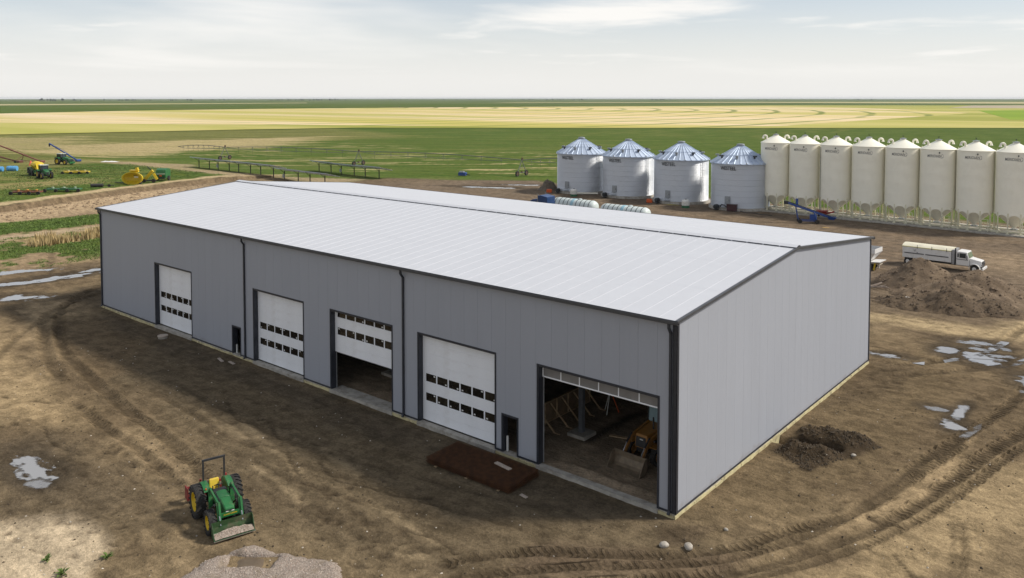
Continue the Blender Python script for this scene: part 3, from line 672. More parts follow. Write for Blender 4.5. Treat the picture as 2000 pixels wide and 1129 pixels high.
def cut_strip(x0, x1):
    """rectangles of a wall strip left by the openings"""
    cuts = sorted({x0, x1}|{e for a, b, h in OPEN for e in (a, b) if x0 < e < x1}); out = []
    for a, b in zip(cuts[:-1], cuts[1:]):
        m = (a+b)/2; z0 = Z0
        for oa, ob, h in OPEN:
            if oa < m < ob: z0 = h
        if out and abs(out[-1][2]-z0) < 1e-6: out[-1][1] = b
        else: out.append([a, b, z0])
    return out
# front wall: one sheet after another
TOPZ = EAVE-.16
full = MB().b2((-PW/2+.003, 0, Z0), (PW/2-.003, .10, TOPZ)).mesh('wall_panel', WALL); fix_normals(full)
for i in range(58):
    x1 = -i*PW; x0 = x1-PW
    st = cut_strip(x0, x1)
    if len(st) == 1 and st[0][2] == Z0: inst(full, 'wall_panel', shed, ((x0+x1)/2, 0, 0))
    else:
        mb = MB()
        for a, b, z0 in st:
            mb.b2((max(a, x0+.003)-(x0+x1)/2, 0, z0), (min(b, x1-.003)-(x0+x1)/2, .10, TOPZ))
        mb.build('wall_panel', WALL, shed, loc=((x0+x1)/2, 0, 0))
lin = MB()
edges = [-BL+.02]+[e for o in OPEN for e in o[:2]]+[-.02]
for a, b in zip(edges[0::2], edges[1::2]): lin.b2((a, .104, -.1), (b, .28, TOPZ))
for a, b, h in OPEN: lin.b2((a, .104, h), (b, .28, TOPZ))
lin.build('wall_liner', LINER, shed)
# gable wall facing the camera's right
def roof_z(y): return EAVE+(RIDGE-EAVE)*(1-abs(y-BW/2)/(BW/2))
n = 28; gw = BW/n
for i in range(n):
    y0, y1 = i*gw, (i+1)*gw; a, b = y0+.003, y1-.003; c = (y0+y1)/2
    mb = MB(); t0, t1 = roof_z(a)-.14, roof_z(b)-.14
    # panel local axes: x along the wall so the ribs run up
    pts = [(a-c, Z0), (b-c, Z0), (b-c, t1), (a-c, t0)]
    if a < BW/2 < b: pts = [(a-c, Z0), (b-c, Z0), (b-c, t1), (BW/2-c, roof_z(BW/2)-.14), (a-c, t0)]
    mb.ext(pts, 'y', 0, .10)
    mb.build('wall_panel', WALL, shed, loc=(0, c, 0), rot=(0, 0, math.pi/2))
MB().ext([(.02, -.1), (BW-.02, -.1), (BW-.02, EAVE-.16), (BW/2, RIDGE-.16), (.02, EAVE-.16)], 'x', -.28, -.104).build('wall_liner', LINER, shed)
# far walls
MB().b2((-BL, BW-.25, -.1), (0, BW, TOPZ)).build('back_wall', WALL, shed)
MB().ext([(.02, -.1), (BW-.26, -.1), (BW-.26, EAVE-.16), (BW/2, RIDGE-.16), (.02, EAVE-.16)], 'x', -BL, -BL+.25).build('end_wall', WALL, shed)
# roof: standing-seam sheets, one mesh per slope direction shared by all
SL = math.hypot(BW/2+.18, (RIDGE-EAVE)*(BW/2+.18)/(BW/2)); ANG = math.atan2(RIDGE-EAVE, BW/2)
def roof_sheet():
    mb = MB(); h = PW/2
    prof = [(-h, .0), (-h, .013), (-h+.008, .013), (-h+.013, .002), (h-.002, .0), (h-.002, -.05), (-h, -.05)]
    # three lapped lengths, each a hair higher than the one below it
    for k in range(3):
        y0, y1 = SL*k/3-.03*(k > 0), SL*(k+1)/3; dz = .003*k
        mb.ext([(u, v+dz) for u, v in prof], 'y', y0, y1)
    return mb.mesh('roof_panel', ROOF)
rs = roof_sheet(); fix_normals(rs)
for i in range(59):
    x = .13-PW/2-i*(BL+.26)/59*1.0
    o = inst(rs, 'roof_panel', shed, (x, -.18, roof_z(-.18)), (ANG, 0, 0)); o.scale = ((BL+.26)/59/PW, 1, 1)
    o = inst(rs, 'roof_panel', shed, (x, BW+.18, roof_z(BW+.18)), (ANG, 0, math.pi)); o.scale = ((BL+.26)/59/PW, 1, 1)
# lining under the sheets keeps daylight out
mb = MB(); mb.ext([(.1, EAVE-.20), (BW/2, RIDGE-.19), (BW-.1, EAVE-.20), (BW-.1, EAVE-.075), (BW/2, RIDGE-.065), (.1, EAVE-.075)], 'x', -BL+.05, -.05); mb.build('roof_lining', LINER, shed)
# ridge cap in lengths, resting on the seams
for k in range(20):
    a = -BL-.13+k*(BL+.26)/20; b = a+(BL+.26)/20
    mb = MB(); zt = RIDGE+.14; w_ = .42; zl = roof_z(BW/2-w_)+.085
    mb.ext([(BW/2-w_, zl), (BW/2, zt), (BW/2+w_, zl), (BW/2+w_, zl-.012), (BW/2, zt-.012), (BW/2-w_, zl-.012)], 'x', a, b+.02 if k < 19 else b)
    mb.build('ridge_cap', ROOF, shed)
MB().b2((-BL-.1, BW/2-.34, RIDGE-.06), (.1, BW/2+.34, RIDGE+.052)).build('ridge_gap_shade', TRIM, shed)  # dark strip standing in for the shadow gap under the cap
tb = MB().b2((-.03, -.02, 0), (.03, .09, .075)).mesh('closure_tab', ROOF); fix_normals(tb)
for i in range(58): inst(tb, 'closure_tab', shed, (.13-(i+1)*(BL+.26)/59, BW/2-.415, roof_z(BW/2-.415)), (ANG, 0, 0))
# rake trims
for xx in (.02, -BL-.18):
    for sgn in (0, 1):
        def Y(u): return u if sgn == 0 else BW-u
        u0 = -.28; z0 = roof_z(0)-(RIDGE-EAVE)/(BW/2)*.28
        MB().hexa([(xx, Y(u0), z0-.09), (xx+.16, Y(u0), z0-.09), (xx+.16, Y(BW/2), RIDGE-.09), (xx, Y(BW/2), RIDGE-.09)],
                  [(xx, Y(u0), z0+.035), (xx+.16, Y(u0), z0+.035), (xx+.16, Y(BW/2), RIDGE+.035), (xx, Y(BW/2), RIDGE+.035)]).build('rake_trim', TRIMG, shed)
# eave gutters
for y0, y1 in ((-.36, -.19), (BW+.19, BW+.36)):
    MB().ext([(y0, EAVE-.02), (y0, EAVE-.16), (y0+.03, EAVE-.19), (y1, EAVE-.19), (y1, EAVE-.02), (y1-.012, EAVE-.02), (y1-.012, EAVE-.175), (y0+.035, EAVE-.175), (y0+.013, EAVE-.155), (y0+.013, EAVE-.02)], 'x', -BL-.2, .19).build('gutter', TRIMG, shed)
MB().b2((-BL, -.185, EAVE-.19), (0, -.003, EAVE-.10)).build('soffit', TRIM, shed)
# downspouts with offset elbow at the top and kick-out at the foot
for x in (-BL+.30, -36.78, -18.98, -.30):
    mb = MB().bar((x, -.27, EAVE-.16), (x, -.27, EAVE-.42), .12, .1).bar((x, -.27, EAVE-.40), (x, -.075, EAVE-.68), .12, .1)
    mb.bar((x, -.075, EAVE-.64), (x, -.075, .06), .12, .1).bar((x, -.075, .08), (x, -.2, -.06), .12, .1)
    mb.build('downspout', TRIM, shed)
# corner trims
for x0, x1, y0, y1 in ((-.22, .035, -.025, -.003), (.003, .035, -.025, .16), (-BL-.03, -BL+.2, -.025, -.003), (.003, .03, BW-.13, BW+.03)):
    MB().b2((x0, y0, -.02), (x1, y1, EAVE-.2)).build('corner_trim', TRIM, shed)
# base trim and foundation
for a, b in zip(edges[0::2], edges[1::2]): MB().b2((a+.08, -.018, -.02), (b-.08, -.003, .085)).build('base_trim', TRIM, shed)
MB().b2((.003, .17, -.02), (.018, BW-.14, .085)).build('base_trim', TRIM, shed)
MB().b2((-BL, .0, -.75), (-.02, .30, -.03)).build('foundation', CONC, shed)
MB().b2((-.30, .31, -.75), (-.02, BW, -.03)).build('foundation', CONC, shed)
# foam boards on the face of the footing, broken edges
rnd = random.Random(3)
def foam_run(p0, p1, nrm, along):
    L = math.dist(p0, p1); t = 0
    while t < L-.1:
        l = min(rnd.uniform(.5, 2.4), L-t); top = rnd.uniform(-.10, -.035); th = rnd.uniform(.045, .075)
        a = [p0[i]+along[i]*t for i in (0, 1)]; b = [p0[i]+along[i]*(t+l-.01) for i in (0, 1)]
        n_ = max(2, int(l/.18)); mb = MB()
        ps = []
        for k in range(n_+1):
            f = k/n_; x = a[0]+(b[0]-a[0])*f; y = a[1]+(b[1]-a[1])*f; ps.append((x, y, top-rnd.uniform(0, .05)))
        for q0, q1 in zip(ps[:-1], ps[1:]):
            def o(p, z): return (p[0]+nrm[0]*th, p[1]+nrm[1]*th, z)
            mb.hexa([(q0[0], q0[1], -.7), (q1[0], q1[1], -.7), o(q1, -.7), o(q0, -.7)], [(q0[0], q0[1], q0[2]), (q1[0], q1[1], q1[2]), o(q1, q1[2]), o(q0, q0[2])])
        mb.build('foam_board', FOAM, shed); t += l
foam_run((-BL, 0), (.0, 0), (0, -1), (1, 0)); foam_run((-.02, -.07), (-.02, BW), (1, 0), (0, 1))
# openings: reveals, head and side trims, sill
for k, (a, b, h) in enumerate(OPEN):
    D = .40; t_ = .05
    for x0, x1 in ((a, a+t_), (b-t_, b)): MB().b2((x0, -.012, -.02), (x1, D, h)).build('door_jamb', TRIM, shed)
    MB().b2((a, -.012, h-t_), (b, D, h+.004)).build('door_head', TRIM, shed)
    MB().b2((a-.07, -.03, -.02), (a-.002, -.013, h+.09)).build('opening_trim', TRIM, shed)
    MB().b2((b+.002, -.03, -.02), (b+.07, -.013, h+.09)).build('opening_trim', TRIM, shed)
    MB().b2((a, -.03, h+.006), (b, -.013, h+.09)).build('opening_trim', TRIM, shed)
    if h > 3: MB().b2((a-.05, -.13, -.3), (b+.05, .95 if k == 3 else .16, -.028)).build('door_sill', CONC, shed)
    else: MB().b2((a, -.05, -.3), (b, .40, -.028)).build('door_sill', CONC, shed)
# overhead doors: sections with panes
SEC = [0.0, .56, 1.16, 1.76, 2.36, 2.96, 3.57, 4.18, 4.79, 5.42]
def overhead_door(a, b, raise_, name, label):
    d = empty(name, (a+.05, .34, 0)); d.parent = shed; d['label'] = label
    W_ = b-a-.10
    wp = W_*.158; ww = wp-.095; off = (W_-5*wp-ww)/2+.05
    for i in range(9):
        z0, z1 = SEC[i]+raise_, SEC[i+1]+raise_
        if z0 > 5.40: continue
        z1 = min(z1, 5.60); zc = -z0
        if i in (2, 4):
            mb = MB(); zb, zt = .06, .555
            mb.b2((0, 0, 0), (W_, .05, zb)).b2((0, 0, zt), (W_, .05, z1-z0-.005))
            xs = [0]+[e for k in range(6) for e in (off+k*wp, off+k*wp+ww)]+[W_]
            for e0, e1 in zip(xs[0::2], xs[1::2]): mb.b2((e0, 0, zb), (e1, .05, zt))
            mb.build('door_section', DOORW, d, loc=(0, 0, z0))
            for k in range(6):
                MB().b2((off+k*wp, .018, zb), (off+k*wp+ww, .03, zt)).build('pane', GLASS, d, loc=(0, 0, z0))
                sx = rnd.choice((.08, ww-.22)); sz = rnd.choice((.07, .36))
                MB().b2((off+k*wp+sx, .010, zb+sz), (off+k*wp+sx+.13, .017, zb+sz+.075)).build('sticker', STICK, d, loc=(0, 0, z0))
        else:
            MB().b2((0, 0, 0), (W_, .05, z1-z0-.005)).build('door_section', DOORW, d, loc=(0, 0, z0))
    MB().b2((0, .005, raise_-.045), (W_, .045, raise_-.003)).build('bottom_seal', TRIM, d)
    for x in (.0, W_-.05): MB().b2((x, .055, -.02), (x+.05, .10, 5.4)).build('track', GALV, d)
    return d
overhead_door(*OPEN[0][:2], .04, 'overhead_door', 'closed white overhead door nearest the far left corner')
overhead_door(*OPEN[2][:2], .04, 'overhead_door', 'closed white overhead door just right of the first downspout')
overhead_door(*OPEN[3][:2], 2.52, 'overhead_door', 'half raised white overhead door')
overhead_door(*OPEN[4][:2], .04, 'overhead_door', 'closed white overhead door beside the rusty mesh')
# the open door: only its clear bottom section still shows under the head
a, b, h = OPEN[6]; d = empty('overhead_door', (a+.05, .34, 4.74)); d.parent = shed; d['label'] = 'fully raised overhead door with milky bottom section'
W_ = b-a-.10
MB().b2((0, 0, 0), (W_, .05, .07)).build('bottom_rail', DOORW, d); MB().b2((0, 0, .72), (W_, .05, .78)).build('top_rail', DOORW, d)
for k in range(7):
    x = (W_-.06)*k/6; MB().b2((x, -.002, .07), (x+.06, .05, .72)).build('stile', DOORW, d)
    if k < 6: MB().b2((x+.06, .015, .07), (x+(W_-.06)/6, .03, .72)).build('pane', FROST, d)
for x in (0, W_-.05): MB().b2((x, .06, -4.76), (x+.05, .1, .7)).build('track', GALV, d)
# steel frame inside
for fx in (-8.9, -17.0, -25.5, -34.0, -42.5, -51.0):
    for fy in (4.9, 15.0, 25.1):
        MB().b2((fx-.14, fy-.14, -.1), (fx+.14, fy+.14, roof_z(fy)-.6)).build('column', STEEL, shed)
        MB().b2((fx-.62, fy-.62, -.14), (fx+.62, fy+.62, .08)).build('footing', CONC, shed, bev=.02)
    mb = MB()
    for s0, s1 in (((fx, .3, EAVE-.75), (fx, BW/2, RIDGE-.65)), ((fx, BW-.3, EAVE-.75), (fx, BW/2, RIDGE-.65))): mb.bar(s0, s1, .2, .5)
    mb.build('rafter', STEEL, shed)
mb = MB()
for k in range(1, 12):
    y = k*BW/12; mb.b2((-BL+.3, y-.04, roof_z(y)-.42), (-.3, y+.04, roof_z(y)-.22))
mb.build('purlins', STEEL, shed)
# ------------------------------------------------------------------ grain storage behind the shed
def text_mesh(txt, width, height, mat, Rad=None, off=0.0, shear=0.0, name='lettering'):
    cu = bpy.data.curves.new('t', 'FONT'); cu.body = txt; cu.align_x = 'CENTER'; cu.align_y = 'CENTER'; cu.offset = off; cu.shear = shear; cu.resolution_u = 3
    ob = bpy.data.objects.new('t', cu); col.objects.link(ob)
    bpy.context.view_layer.update()
    dg = bpy.context.evaluated_depsgraph_get(); ev = ob.evaluated_get(dg); me = ev.to_mesh()
    V = [v.co.copy() for v in me.vertices]; F = [tuple(p.vertices) for p in me.polygons]
    ev.to_mesh_clear(); bpy.data.objects.remove(ob); bpy.data.curves.remove(cu)
    x0, x1 = min(v.x for v in V), max(v.x for v in V); y0, y1 = min(v.y for v in V), max(v.y for v in V)
    out = []
    for v in V:
        u = ((v.x-x0)/(x1-x0)-.5)*width; q = ((v.y-y0)/(y1-y0)-.5)*height
        if Rad: a = u/Rad; out.append((Rad*math.sin(a), -Rad*math.cos(a), q))
        else: out.append((u, 0, q))
    return MB().add(out, F).mesh(name, mat)
def galv_mat():
    m = bpy.data.materials.new('galvanised_sheet'); t = NT(m); b = t.bsdf; oc = t.coord()
    s = t.N.new('ShaderNodeSeparateXYZ'); t.L.new(oc, s.inputs[0])
    an = t.math('ARCTAN2', s.outputs[1], s.outputs[0])
    sec = t.math('FLOOR', t.math('MULTIPLY', an, 11/(2*math.pi)))
    wn = t.N.new('ShaderNodeTexWhiteNoise'); wn.noise_dimensions = '2D'
    oi = t.N.new('ShaderNodeObjectInfo'); cv = t.N.new('ShaderNodeCombineXYZ'); t.L.new(sec, cv.inputs[0]); t.L.new(oi.outputs['Random'], cv.inputs[1]); t.L.new(cv.outputs[0], wn.inputs['Vector'])
    n = t.noise(oc, 1.2, 6, .6)
    v = t.math('ADD', t.math('MULTIPLY', wn.outputs['Value'], .16), t.math('MULTIPLY', n, .18))
    cc = t.mix(v, (.66, .68, .71), (.86, .88, .91))
    t.L.new(cc, b.inputs['Base Color']); b.inputs['Metallic'].default_value = .62
    t.set(b.inputs['Roughness'], t.math('MULTIPLY_ADD', wn.outputs['Value'], .12, .40)); return m
GB = galv_mat()
GROOF = pm('galvanised_roof_sheet', (.46, .53, .64), .62, .6, .12, 1.5, rand=.07)
BLK = pm('black_print', (.02, .02, .02), .6, 0, .1)
DARK = pm('dark_metal', (.035, .037, .04), .55, .2, .2, 4)
GREYP = pm('grey_hatch', (.30, .32, .34), .5, .4, .1, 4)
BR, BH = 5.2, 8.35
def make_grain_bin():
    t = empty('grain_bin')
    MB().lathe([(0.01, .36), (5.55, .36), (5.6, .30), (5.6, -.4)], 56).build('concrete_base', CONC, t, 40)
    nr = 8; rh = (BH-.36)/nr
    prof = []; m = 11
    for k in range(m*4+1):
        z = rh*k/(m*4); prof.append((BR+.022*math.sin(2*math.pi*k/4), z))
    prof = [(BR+.03, -.03)]+prof+[(BR-.01, rh)]
    rm = MB().lathe(prof, 66).mesh('wall_ring', GB, 50); fix_normals(rm)
    for k in range(nr): inst(rm, 'wall_ring', t, (0, 0, .37+k*rh), (0, 0, k*.28))
    st = MB().b2((-.04, -BR-.075, 0), (.04, -BR-.015, BH-.4)).mesh('stiffener', GB)
    # roof: pressed wedge sheets
    n = 30; da = 2*math.pi/n; z1 = 11.25; r1 = .62; r0 = BR+.28; z0 = BH-.10
    mb = MB(); a = da/2
    def P(r, ang, z): return (r*math.cos(ang), r*math.sin(ang), z)
    e = .075/r0; e1 = .02/r1
    vs = [P(r0, -a, z0+.0), P(r0, -a, z0+.10), P(r0, -a+e, z0+.10), P(r0, -a+2.2*e, z0), P(r0, a, z0), P(r1, -a, z1), P(r1, -a, z1+.08), P(r1, -a+e1*2, z1+.08), P(r1, -a+e1*4, z1), P(r1, a, z1)]
    mb.add(vs, [(0, 1, 6, 5), (1, 2, 7, 6), (2, 3, 8, 7), (3, 4, 9, 8)])
    mb.add([P(r0, -a, z0-.14), P(r0, a, z0-.14), P(r0, a, z0), P(r0, -a, z0)], [(0, 1, 2, 3)])
    pmh = mb.mesh('roof_panel', GROOF); fix_normals(pmh)
    for k in range(n): inst(pmh, 'roof_panel', t, (0, 0, 0), (0, 0, k*da))
    MB().lathe([(3.25, 0), (3.25, .05), (3.33, .05), (3.33, 0)], 48).build('roof_ring', GROOF, t, loc=(0, 0, z0+(z1-z0)*(r0-3.29)/(r0-r1)+.08))
    MB().lathe([(.62, 11.2), (.62, 11.42), (.74, 11.45), (.70, 11.58), (.02, 11.66)], 24).build('roof_cap', GREYP, t, 40)
    for k in range(8):
        an = k*math.pi/4+.28; r = 4.05; z = z0+(z1-z0)*(r0-r)/(r0-r1)
        mb = MB().cyl((0, 0, -.05), (0, 0, .38), .17, n=10).box((.12, 0, .42), (.62, .46, .24))
        mb.build('roof_vent', DARK if k % 2 else GREYP, t, loc=(r*math.cos(an), r*math.sin(an), z), rot=(0, 0, an))
    for k in range(10):
        an = k*2*math.pi/10+.3
        MB().box((0, 0, 0), (.10, .16, .24)).build('eave_clip', GALV, t, loc=((r0-.02)*math.cos(an), (r0-.02)*math.sin(an), z0+.16), rot=(0, 0, an))
    # name band near the eave, in black capitals
    me = text_mesh('WESTEEL', 3.0, .68, BLK, BR+.06, .012); inst(me, 'lettering', t, (0, 0, 7.45))
    hd = MB().box((0, 0, 0), (1.0, .22, 1.35)).build('access_door', GREYP, t, loc=(0, -BR-.05, 1.75), bev=.03)
    MB().box((.35, -.13, 0), (.06, .06, .3)).build('handle', DARK, hd)
    mb = MB().box((0, 0, -.1), (1.0, .5, .1)).box((0, 0, .35), (.9, .12, .08))
    mb.build('step', GREYP, t, loc=(0, -BR-.4, .65))
    # aeration fan and its duct
    f = MB().cyl((0, -.35, 0), (0, .35, 0), .42, n=18).build('aeration_fan', DARK, t, 40, loc=(-1.75, -BR-.9, .55))
    MB().cyl((0, .3, -.05), (0, 1.3, -.1), .3, .34, 14).build('duct', GALV, f, 40)
    MB().box((.0, -.42, .0), (.5, .25, .4)).build('motor', DARK, f)
    MB().box((0, 0, -.5), (.7, .8, .1)).build('stand', DARK, f)
    # ladder on the shaded side
    l = MB()
    for sx in (-.2, .2): l.b2((sx-.025, -BR-.24, .6), (sx+.025, -BR-.19, BH+.1))
    l.build('ladder_rails', GALV, t, rot=(0, 0, 1.35))
    for k in range(24): MB().b2((-.2, -BR-.23, .8+k*.32), (.2, -BR-.2, .83+k*.32)).build('rung', GALV, t, rot=(0, 0, 1.35))
    return t
gb = make_grain_bin()
gl = ['corrugated silver grain bin farthest left, beside the small soil heap', 'corrugated silver grain bin second from the left', 'corrugated silver grain bin third from the left, above the orange box', 'corrugated silver grain bin next to the white hopper bins']
for k, (x, y) in enumerate([(-82.4, 109.5), (-70.6, 109.4), (-58.0, 108.4), (-45.2, 107.0)]):
    o = gb if k == 0 else copy_tree(gb)
    o.location = (x, y, -.12); tag(o, gl[k], 'grain bin', 'galvanised grain bins in a row')

CREAM = pm('cream_white_enamel', (.88, .845, .715), .38, 0, .025, .5, dirt=(.62, .58, .46), dirt_amt=.2, dirt_scale=.7)
LEGC = pm('cream_steel', (.70, .665, .50), .5, 0, .06, 2, dirt=(.3, .25, .17), dirt_amt=.3)
HR = 2.58
def make_hopper_bin():
    t = empty('hopper_bin')
    zb, ze, zt = 2.75, 11.95, 13.25
    nr = 5
    for k in range(nr):
        z0 = zb+(ze-zb)*k/nr; z1 = zb+(ze-zb)*(k+1)/nr
        MB().lathe([(HR, z0), (HR+.003, z0+.015), (HR+.003, z0+.04), (HR, z0+.065), (HR, z1)], 56).build('wall_ring', CREAM, t, 40)
    MB().lathe([(HR, ze-.02), (HR+.07, ze), (HR+.07, ze+.05), (.42, zt), (.42, zt+.12)], 48).build('roof_cone', CREAM, t, 30)
    MB().lathe([(.42, zt+.1), (.5, zt+.12), (.5, zt+.2), (.02, zt+.3)], 20).build('lid', GREYP, t, 30)
    MB().tube([(0, 0, zt+.28), (0, 0, zt+.62)], .035).box((0, 0, zt+.6), (.3, .06, .06)).build('lid_handle', DARK, t)
    MB().lathe([(HR-.03, zb+.02), (HR-.04, zb), (.3, .75), (.3, .45)], 40).build('hopper_cone', CREAM, t, 30)
    MB().box((0, 0, .42), (.85, .85, .16)).build('slide_gate', GREYP, t)
    n = 10
    # skirt: flared brackets rising into the wall between the legs
    sk = MB(); m = 8
    da = 2*math.pi/n
    prof = [0, .42, .66, .78, .82, .78, .66, .42, 0]
    for i in range(m):
        a0 = -da/2+da*i/m; a1 = -da/2+da*(i+1)/m; h0 = prof[i]; h1 = prof[i+1]
        def Q(r, a, z): return (r*math.cos(a), r*math.sin(a), z)
        r = HR+.01; z00 = zb+.02-.62*(1-h0/.82); z01 = zb+.02-.62*(1-h1/.82)
        sk.hexa([Q(r-.03, a0, z00), Q(r+.02, a0, z00), Q(r+.02, a1, z01), Q(r-.03, a1, z01)], [Q(r-.03, a0, zb+.06), Q(r+.02, a0, zb+.06), Q(r+.02, a1, zb+.06), Q(r-.03, a1, zb+.06)])
    sm = sk.mesh('leg_bracket', CREAM); fix_normals(sm)
    lm = MB().b2((HR-.06, -.085, .1), (HR+.07, .085, zb+.3)).mesh('leg', LEGC); fix_normals(lm)
    fm = MB().b2((HR-.22, -.2, .02), (HR+.2, .2, .1)).mesh('foot_plate', LEGC)
    for k in range(n):
        a = k*da+.16; inst(sm, 'leg_bracket', t, (0, 0, 0), (0, 0, a+da/2)); inst(lm, 'leg', t, (0, 0, 0), (0, 0, a)); inst(fm, 'foot_plate', t, (0, 0, 0), (0, 0, a))
        c, s = math.cos(a), math.sin(a); c2, s2 = math.cos(a+da), math.sin(a+da)
        MB().bar((HR*c, HR*s, .62), (HR*c2, HR*s2, .62), .07, .12).build('brace', LEGC, t)
    for y in (-1.5, 1.5): MB().box((0, y, .16), (5.5, .2, .24)).build('skid', LEGC, t)
    # breather pipes with round hoods at the shoulders
    for s in (-1, 1):
        v = MB(); pts = []
        for k in range(9):
            a = math.pi*k/8; pts.append((s*(1.62+.34-.34*math.cos(a)), 0, 12.92+.34*math.sin(a)))
        v.tube([(s*1.62, 0, 12.4), (s*1.62, 0, 12.92)], .16, 10).tube(pts, .16, 10).cyl((s*2.3, 0, 12.96), (s*2.3, 0, 12.72), .16, .24, 10)
        v.build('breather', CREAM, t, 50, rot=(0, 0, R(40)))
    # maker's name in dark capitals with a swoosh round its end
    me = text_mesh('MERIDIAN', 2.05, .42, BLKG, HR+.014, .006, .12); inst(me, 'lettering', t, (0, 0, 11.0))
    sw = MB(); pts = []
    for k in range(22):
        a = R(-155)+R(250)*k/21; u = 1.02+.26*math.cos(a)-(.55 if k < 3 else 0)*(3-k)/3; q = .3*math.sin(a)
        an = u/(HR+.014); pts.append(((HR+.014)*math.sin(an), -(HR+.014)*math.cos(an), q))
    for k, (p0, p1) in enumerate(zip(pts[:-1], pts[1:])): sw.bar(p0, p1, .012, .05*math.sin(math.pi*(k+1)/23)+.012)
    sw.build('swoosh', BLKG, t, loc=(0, 0, 11.0))
    MB().cyl((.74, -HR+.05, 0), (.77, -HR-.02+.06, 0), .14, n=12).build('inspection_port', DARK, t, loc=(0, -.06, 11.52))
    # ladder with rails between this bin and the next
    mb = MB()
    for s in (-.22, .22): mb.b2((s-.03, -HR-.22, .3), (s+.03, -HR-.16, 12.3))
    mb.build('ladder_rails', LEGC, t, rot=(0, 0, R(97)))
    for k in range(34): MB().b2((-.2, -HR-.2, .5+k*.35), (.2, -HR-.18, .53+k*.35)).build('rung', LEGC, t, rot=(0, 0, R(97)))
    # operator's hand rail and slide-gate control frame at the foot
    for x in (1.5, 2.35):
        MB().b2((x-.04, -2.9, .1), (x+.04, -2.82, 1.9)).build('rail_post', LEGC, t)
    for z in (.9, 1.85): MB().b2((1.5, -2.89, z), (2.35, -2.83, z+.07)).build('hand_rail', LEGC, t)
    return t
BLKG = pm('charcoal_print', (.12, .12, .125), .6, 0, .1)
hb = make_hopper_bin()
HBX = [(-39.1, 108.3), (-33.75, 108.0), (-28.3, 107.7), (-22.9, 107.4), (-17.55, 107.0), (-12.25, 106.6), (-7.0, 106.3), (-1.7, 105.9)]
hl = ['white hopper bin touching the silver bins, leftmost of its row', 'white hopper bin second from left, behind the top of the blue conveyor', 'white hopper bin third from left, with the thin dark seam pipe', 'white hopper bin fourth from the left of its row', 'white hopper bin fifth from the left of its row', 'white hopper bin third from the right edge', 'white hopper bin second from the right edge', 'white hopper bin cut off by the right edge']
for k, (x, y) in enumerate(HBX):
    o = hb if k == 0 else copy_tree(hb)
    o.location = (x, y, -.08); o.rotation_euler.z = R(-.6); tag(o, hl[k], 'hopper bin', 'white hopper bins in a row')
    if k == 2: MB().b2((-2.0, -1.86, .1), (-1.94, -1.80, 11.6)).build('seam_pipe', DARK, o, rot=(0, 0, 0))
mb = MB().b2((-42.5, 104.4, -.5), (2.2, 104.9, -.06)); mb = MB().hexa([(-43.2, 104.7, -.6), (1.8, 102.3, -.6), (2.2, 110.2, -.6), (-42.8, 112.6, -.6)], [(-43.2, 104.7, -.07), (1.8, 102.3, -.07), (2.2, 110.2, -.07), (-42.8, 112.6, -.07)])
tag(mb.build('concrete_pad', CONC), kind='structure')

# ------------------------------------------------------------------ lying tanks with straps, and the blue tractor unit beside them
PLAST = pm('translucent_white_tank', (.60, .66, .64), .35, 0, .05, .8)
STRAP = pm('tank_strap', (.035, .05, .045), .6)
LBLUE = pm('pale_blue_band', (.30, .50, .58), .45)
def lying_tank(loc, label):
    t = empty('liquid_tank', loc, R(-3), label, 'tank', 'white liquid tanks lying behind the shed')
    L, r = 9.2, 1.22
    pr = [(.02, -L/2), (r*.55, -L/2+.08), (r*.86, -L/2+.3), (r, -L/2+.7), (r, L/2-.7), (r*.86, L/2-.3), (r*.55, L/2-.08), (.02, L/2)]
    M = Matrix.Rotation(math.pi/2, 3, 'Y')
    MB().lathe(pr, 28, M).build('tank_body', PLAST, t, 40, loc=(0, 0, 1.42))
    for k in range(9):
        x = -L/2+.95+k*(L-1.9)/8
        if k == 4: MB().lathe([(r+.005, -.3), (r+.03, -.28), (r+.03, .28), (r+.005, .3)], 28, M).build('middle_band', LBLUE, t, loc=(x, 0, 1.42))
        else: MB().lathe([(r+.005, -.06), (r+.03, -.05), (r+.03, .05), (r+.005, .06)], 28, M).build('strap', STRAP, t, loc=(x, 0, 1.42))
    MB().lathe([(.3, 0), (.3, .14), (.02, .18)], 14).build('filler_lid', PLAST, t, loc=(1.1, 0, 1.42+r-.03))
    for k in range(4):
        x = -L/2+1.3+k*(L-2.6)/3; MB().b2((x-.12, -1.1, -.1), (x+.12, 1.1, .62)).build('cradle', DARK, t)
    for y in (-.7, .7): MB().b2((-L/2, y-.08, .02), (L/2, y+.08, .2)).build('frame_rail', DARK, t)
TYRE = pm('tyre_rubber', (.022, .021, .020), .85, 0, .2, 5, .3, 30, dirt=(.14, .11, .08), dirt_amt=.5)
lying_tank((-63.6, 80.9, -.25), 'white strapped tank with blue middle band, nearer the blue truck')
lying_tank((-52.3, 79.0, -.25), 'white strapped tank with blue middle band, right of the other tank')
BLUE = pm('navy_paint', (.012, .045, .14), .3, 0, .1, 2)
CHROME = pm('bright_metal', (.6, .6, .6), .2, 1.0, .05)
WIN = pm('cab_glass', (.03, .04, .045), .05, 0, .2, 2)
t = empty('semi_truck', (-66.6, 73.5, -.25), R(183), 'navy blue semi truck mostly hidden behind the shed roof', 'truck')
MB().ext([(-1.2, 1.0), (.3, 1.0), (.3, 2.9), (-.2, 3.15), (-1.2, 3.3)], 'y', -1.15, 1.15).build('cab', BLUE, t, bev=.06)
MB().ext([(-3.2, 1.1), (-1.25, 1.1), (-1.25, 3.85), (-1.8, 3.95), (-3.2, 3.7)], 'y', -1.2, 1.2).build('sleeper', BLUE, t, bev=.08)
MB().ext([(.3, 1.0), (2.4, .9), (2.4, 1.75), (.3, 2.05)], 'y', -.8, .8).build('hood', BLUE, t, bev=.08)
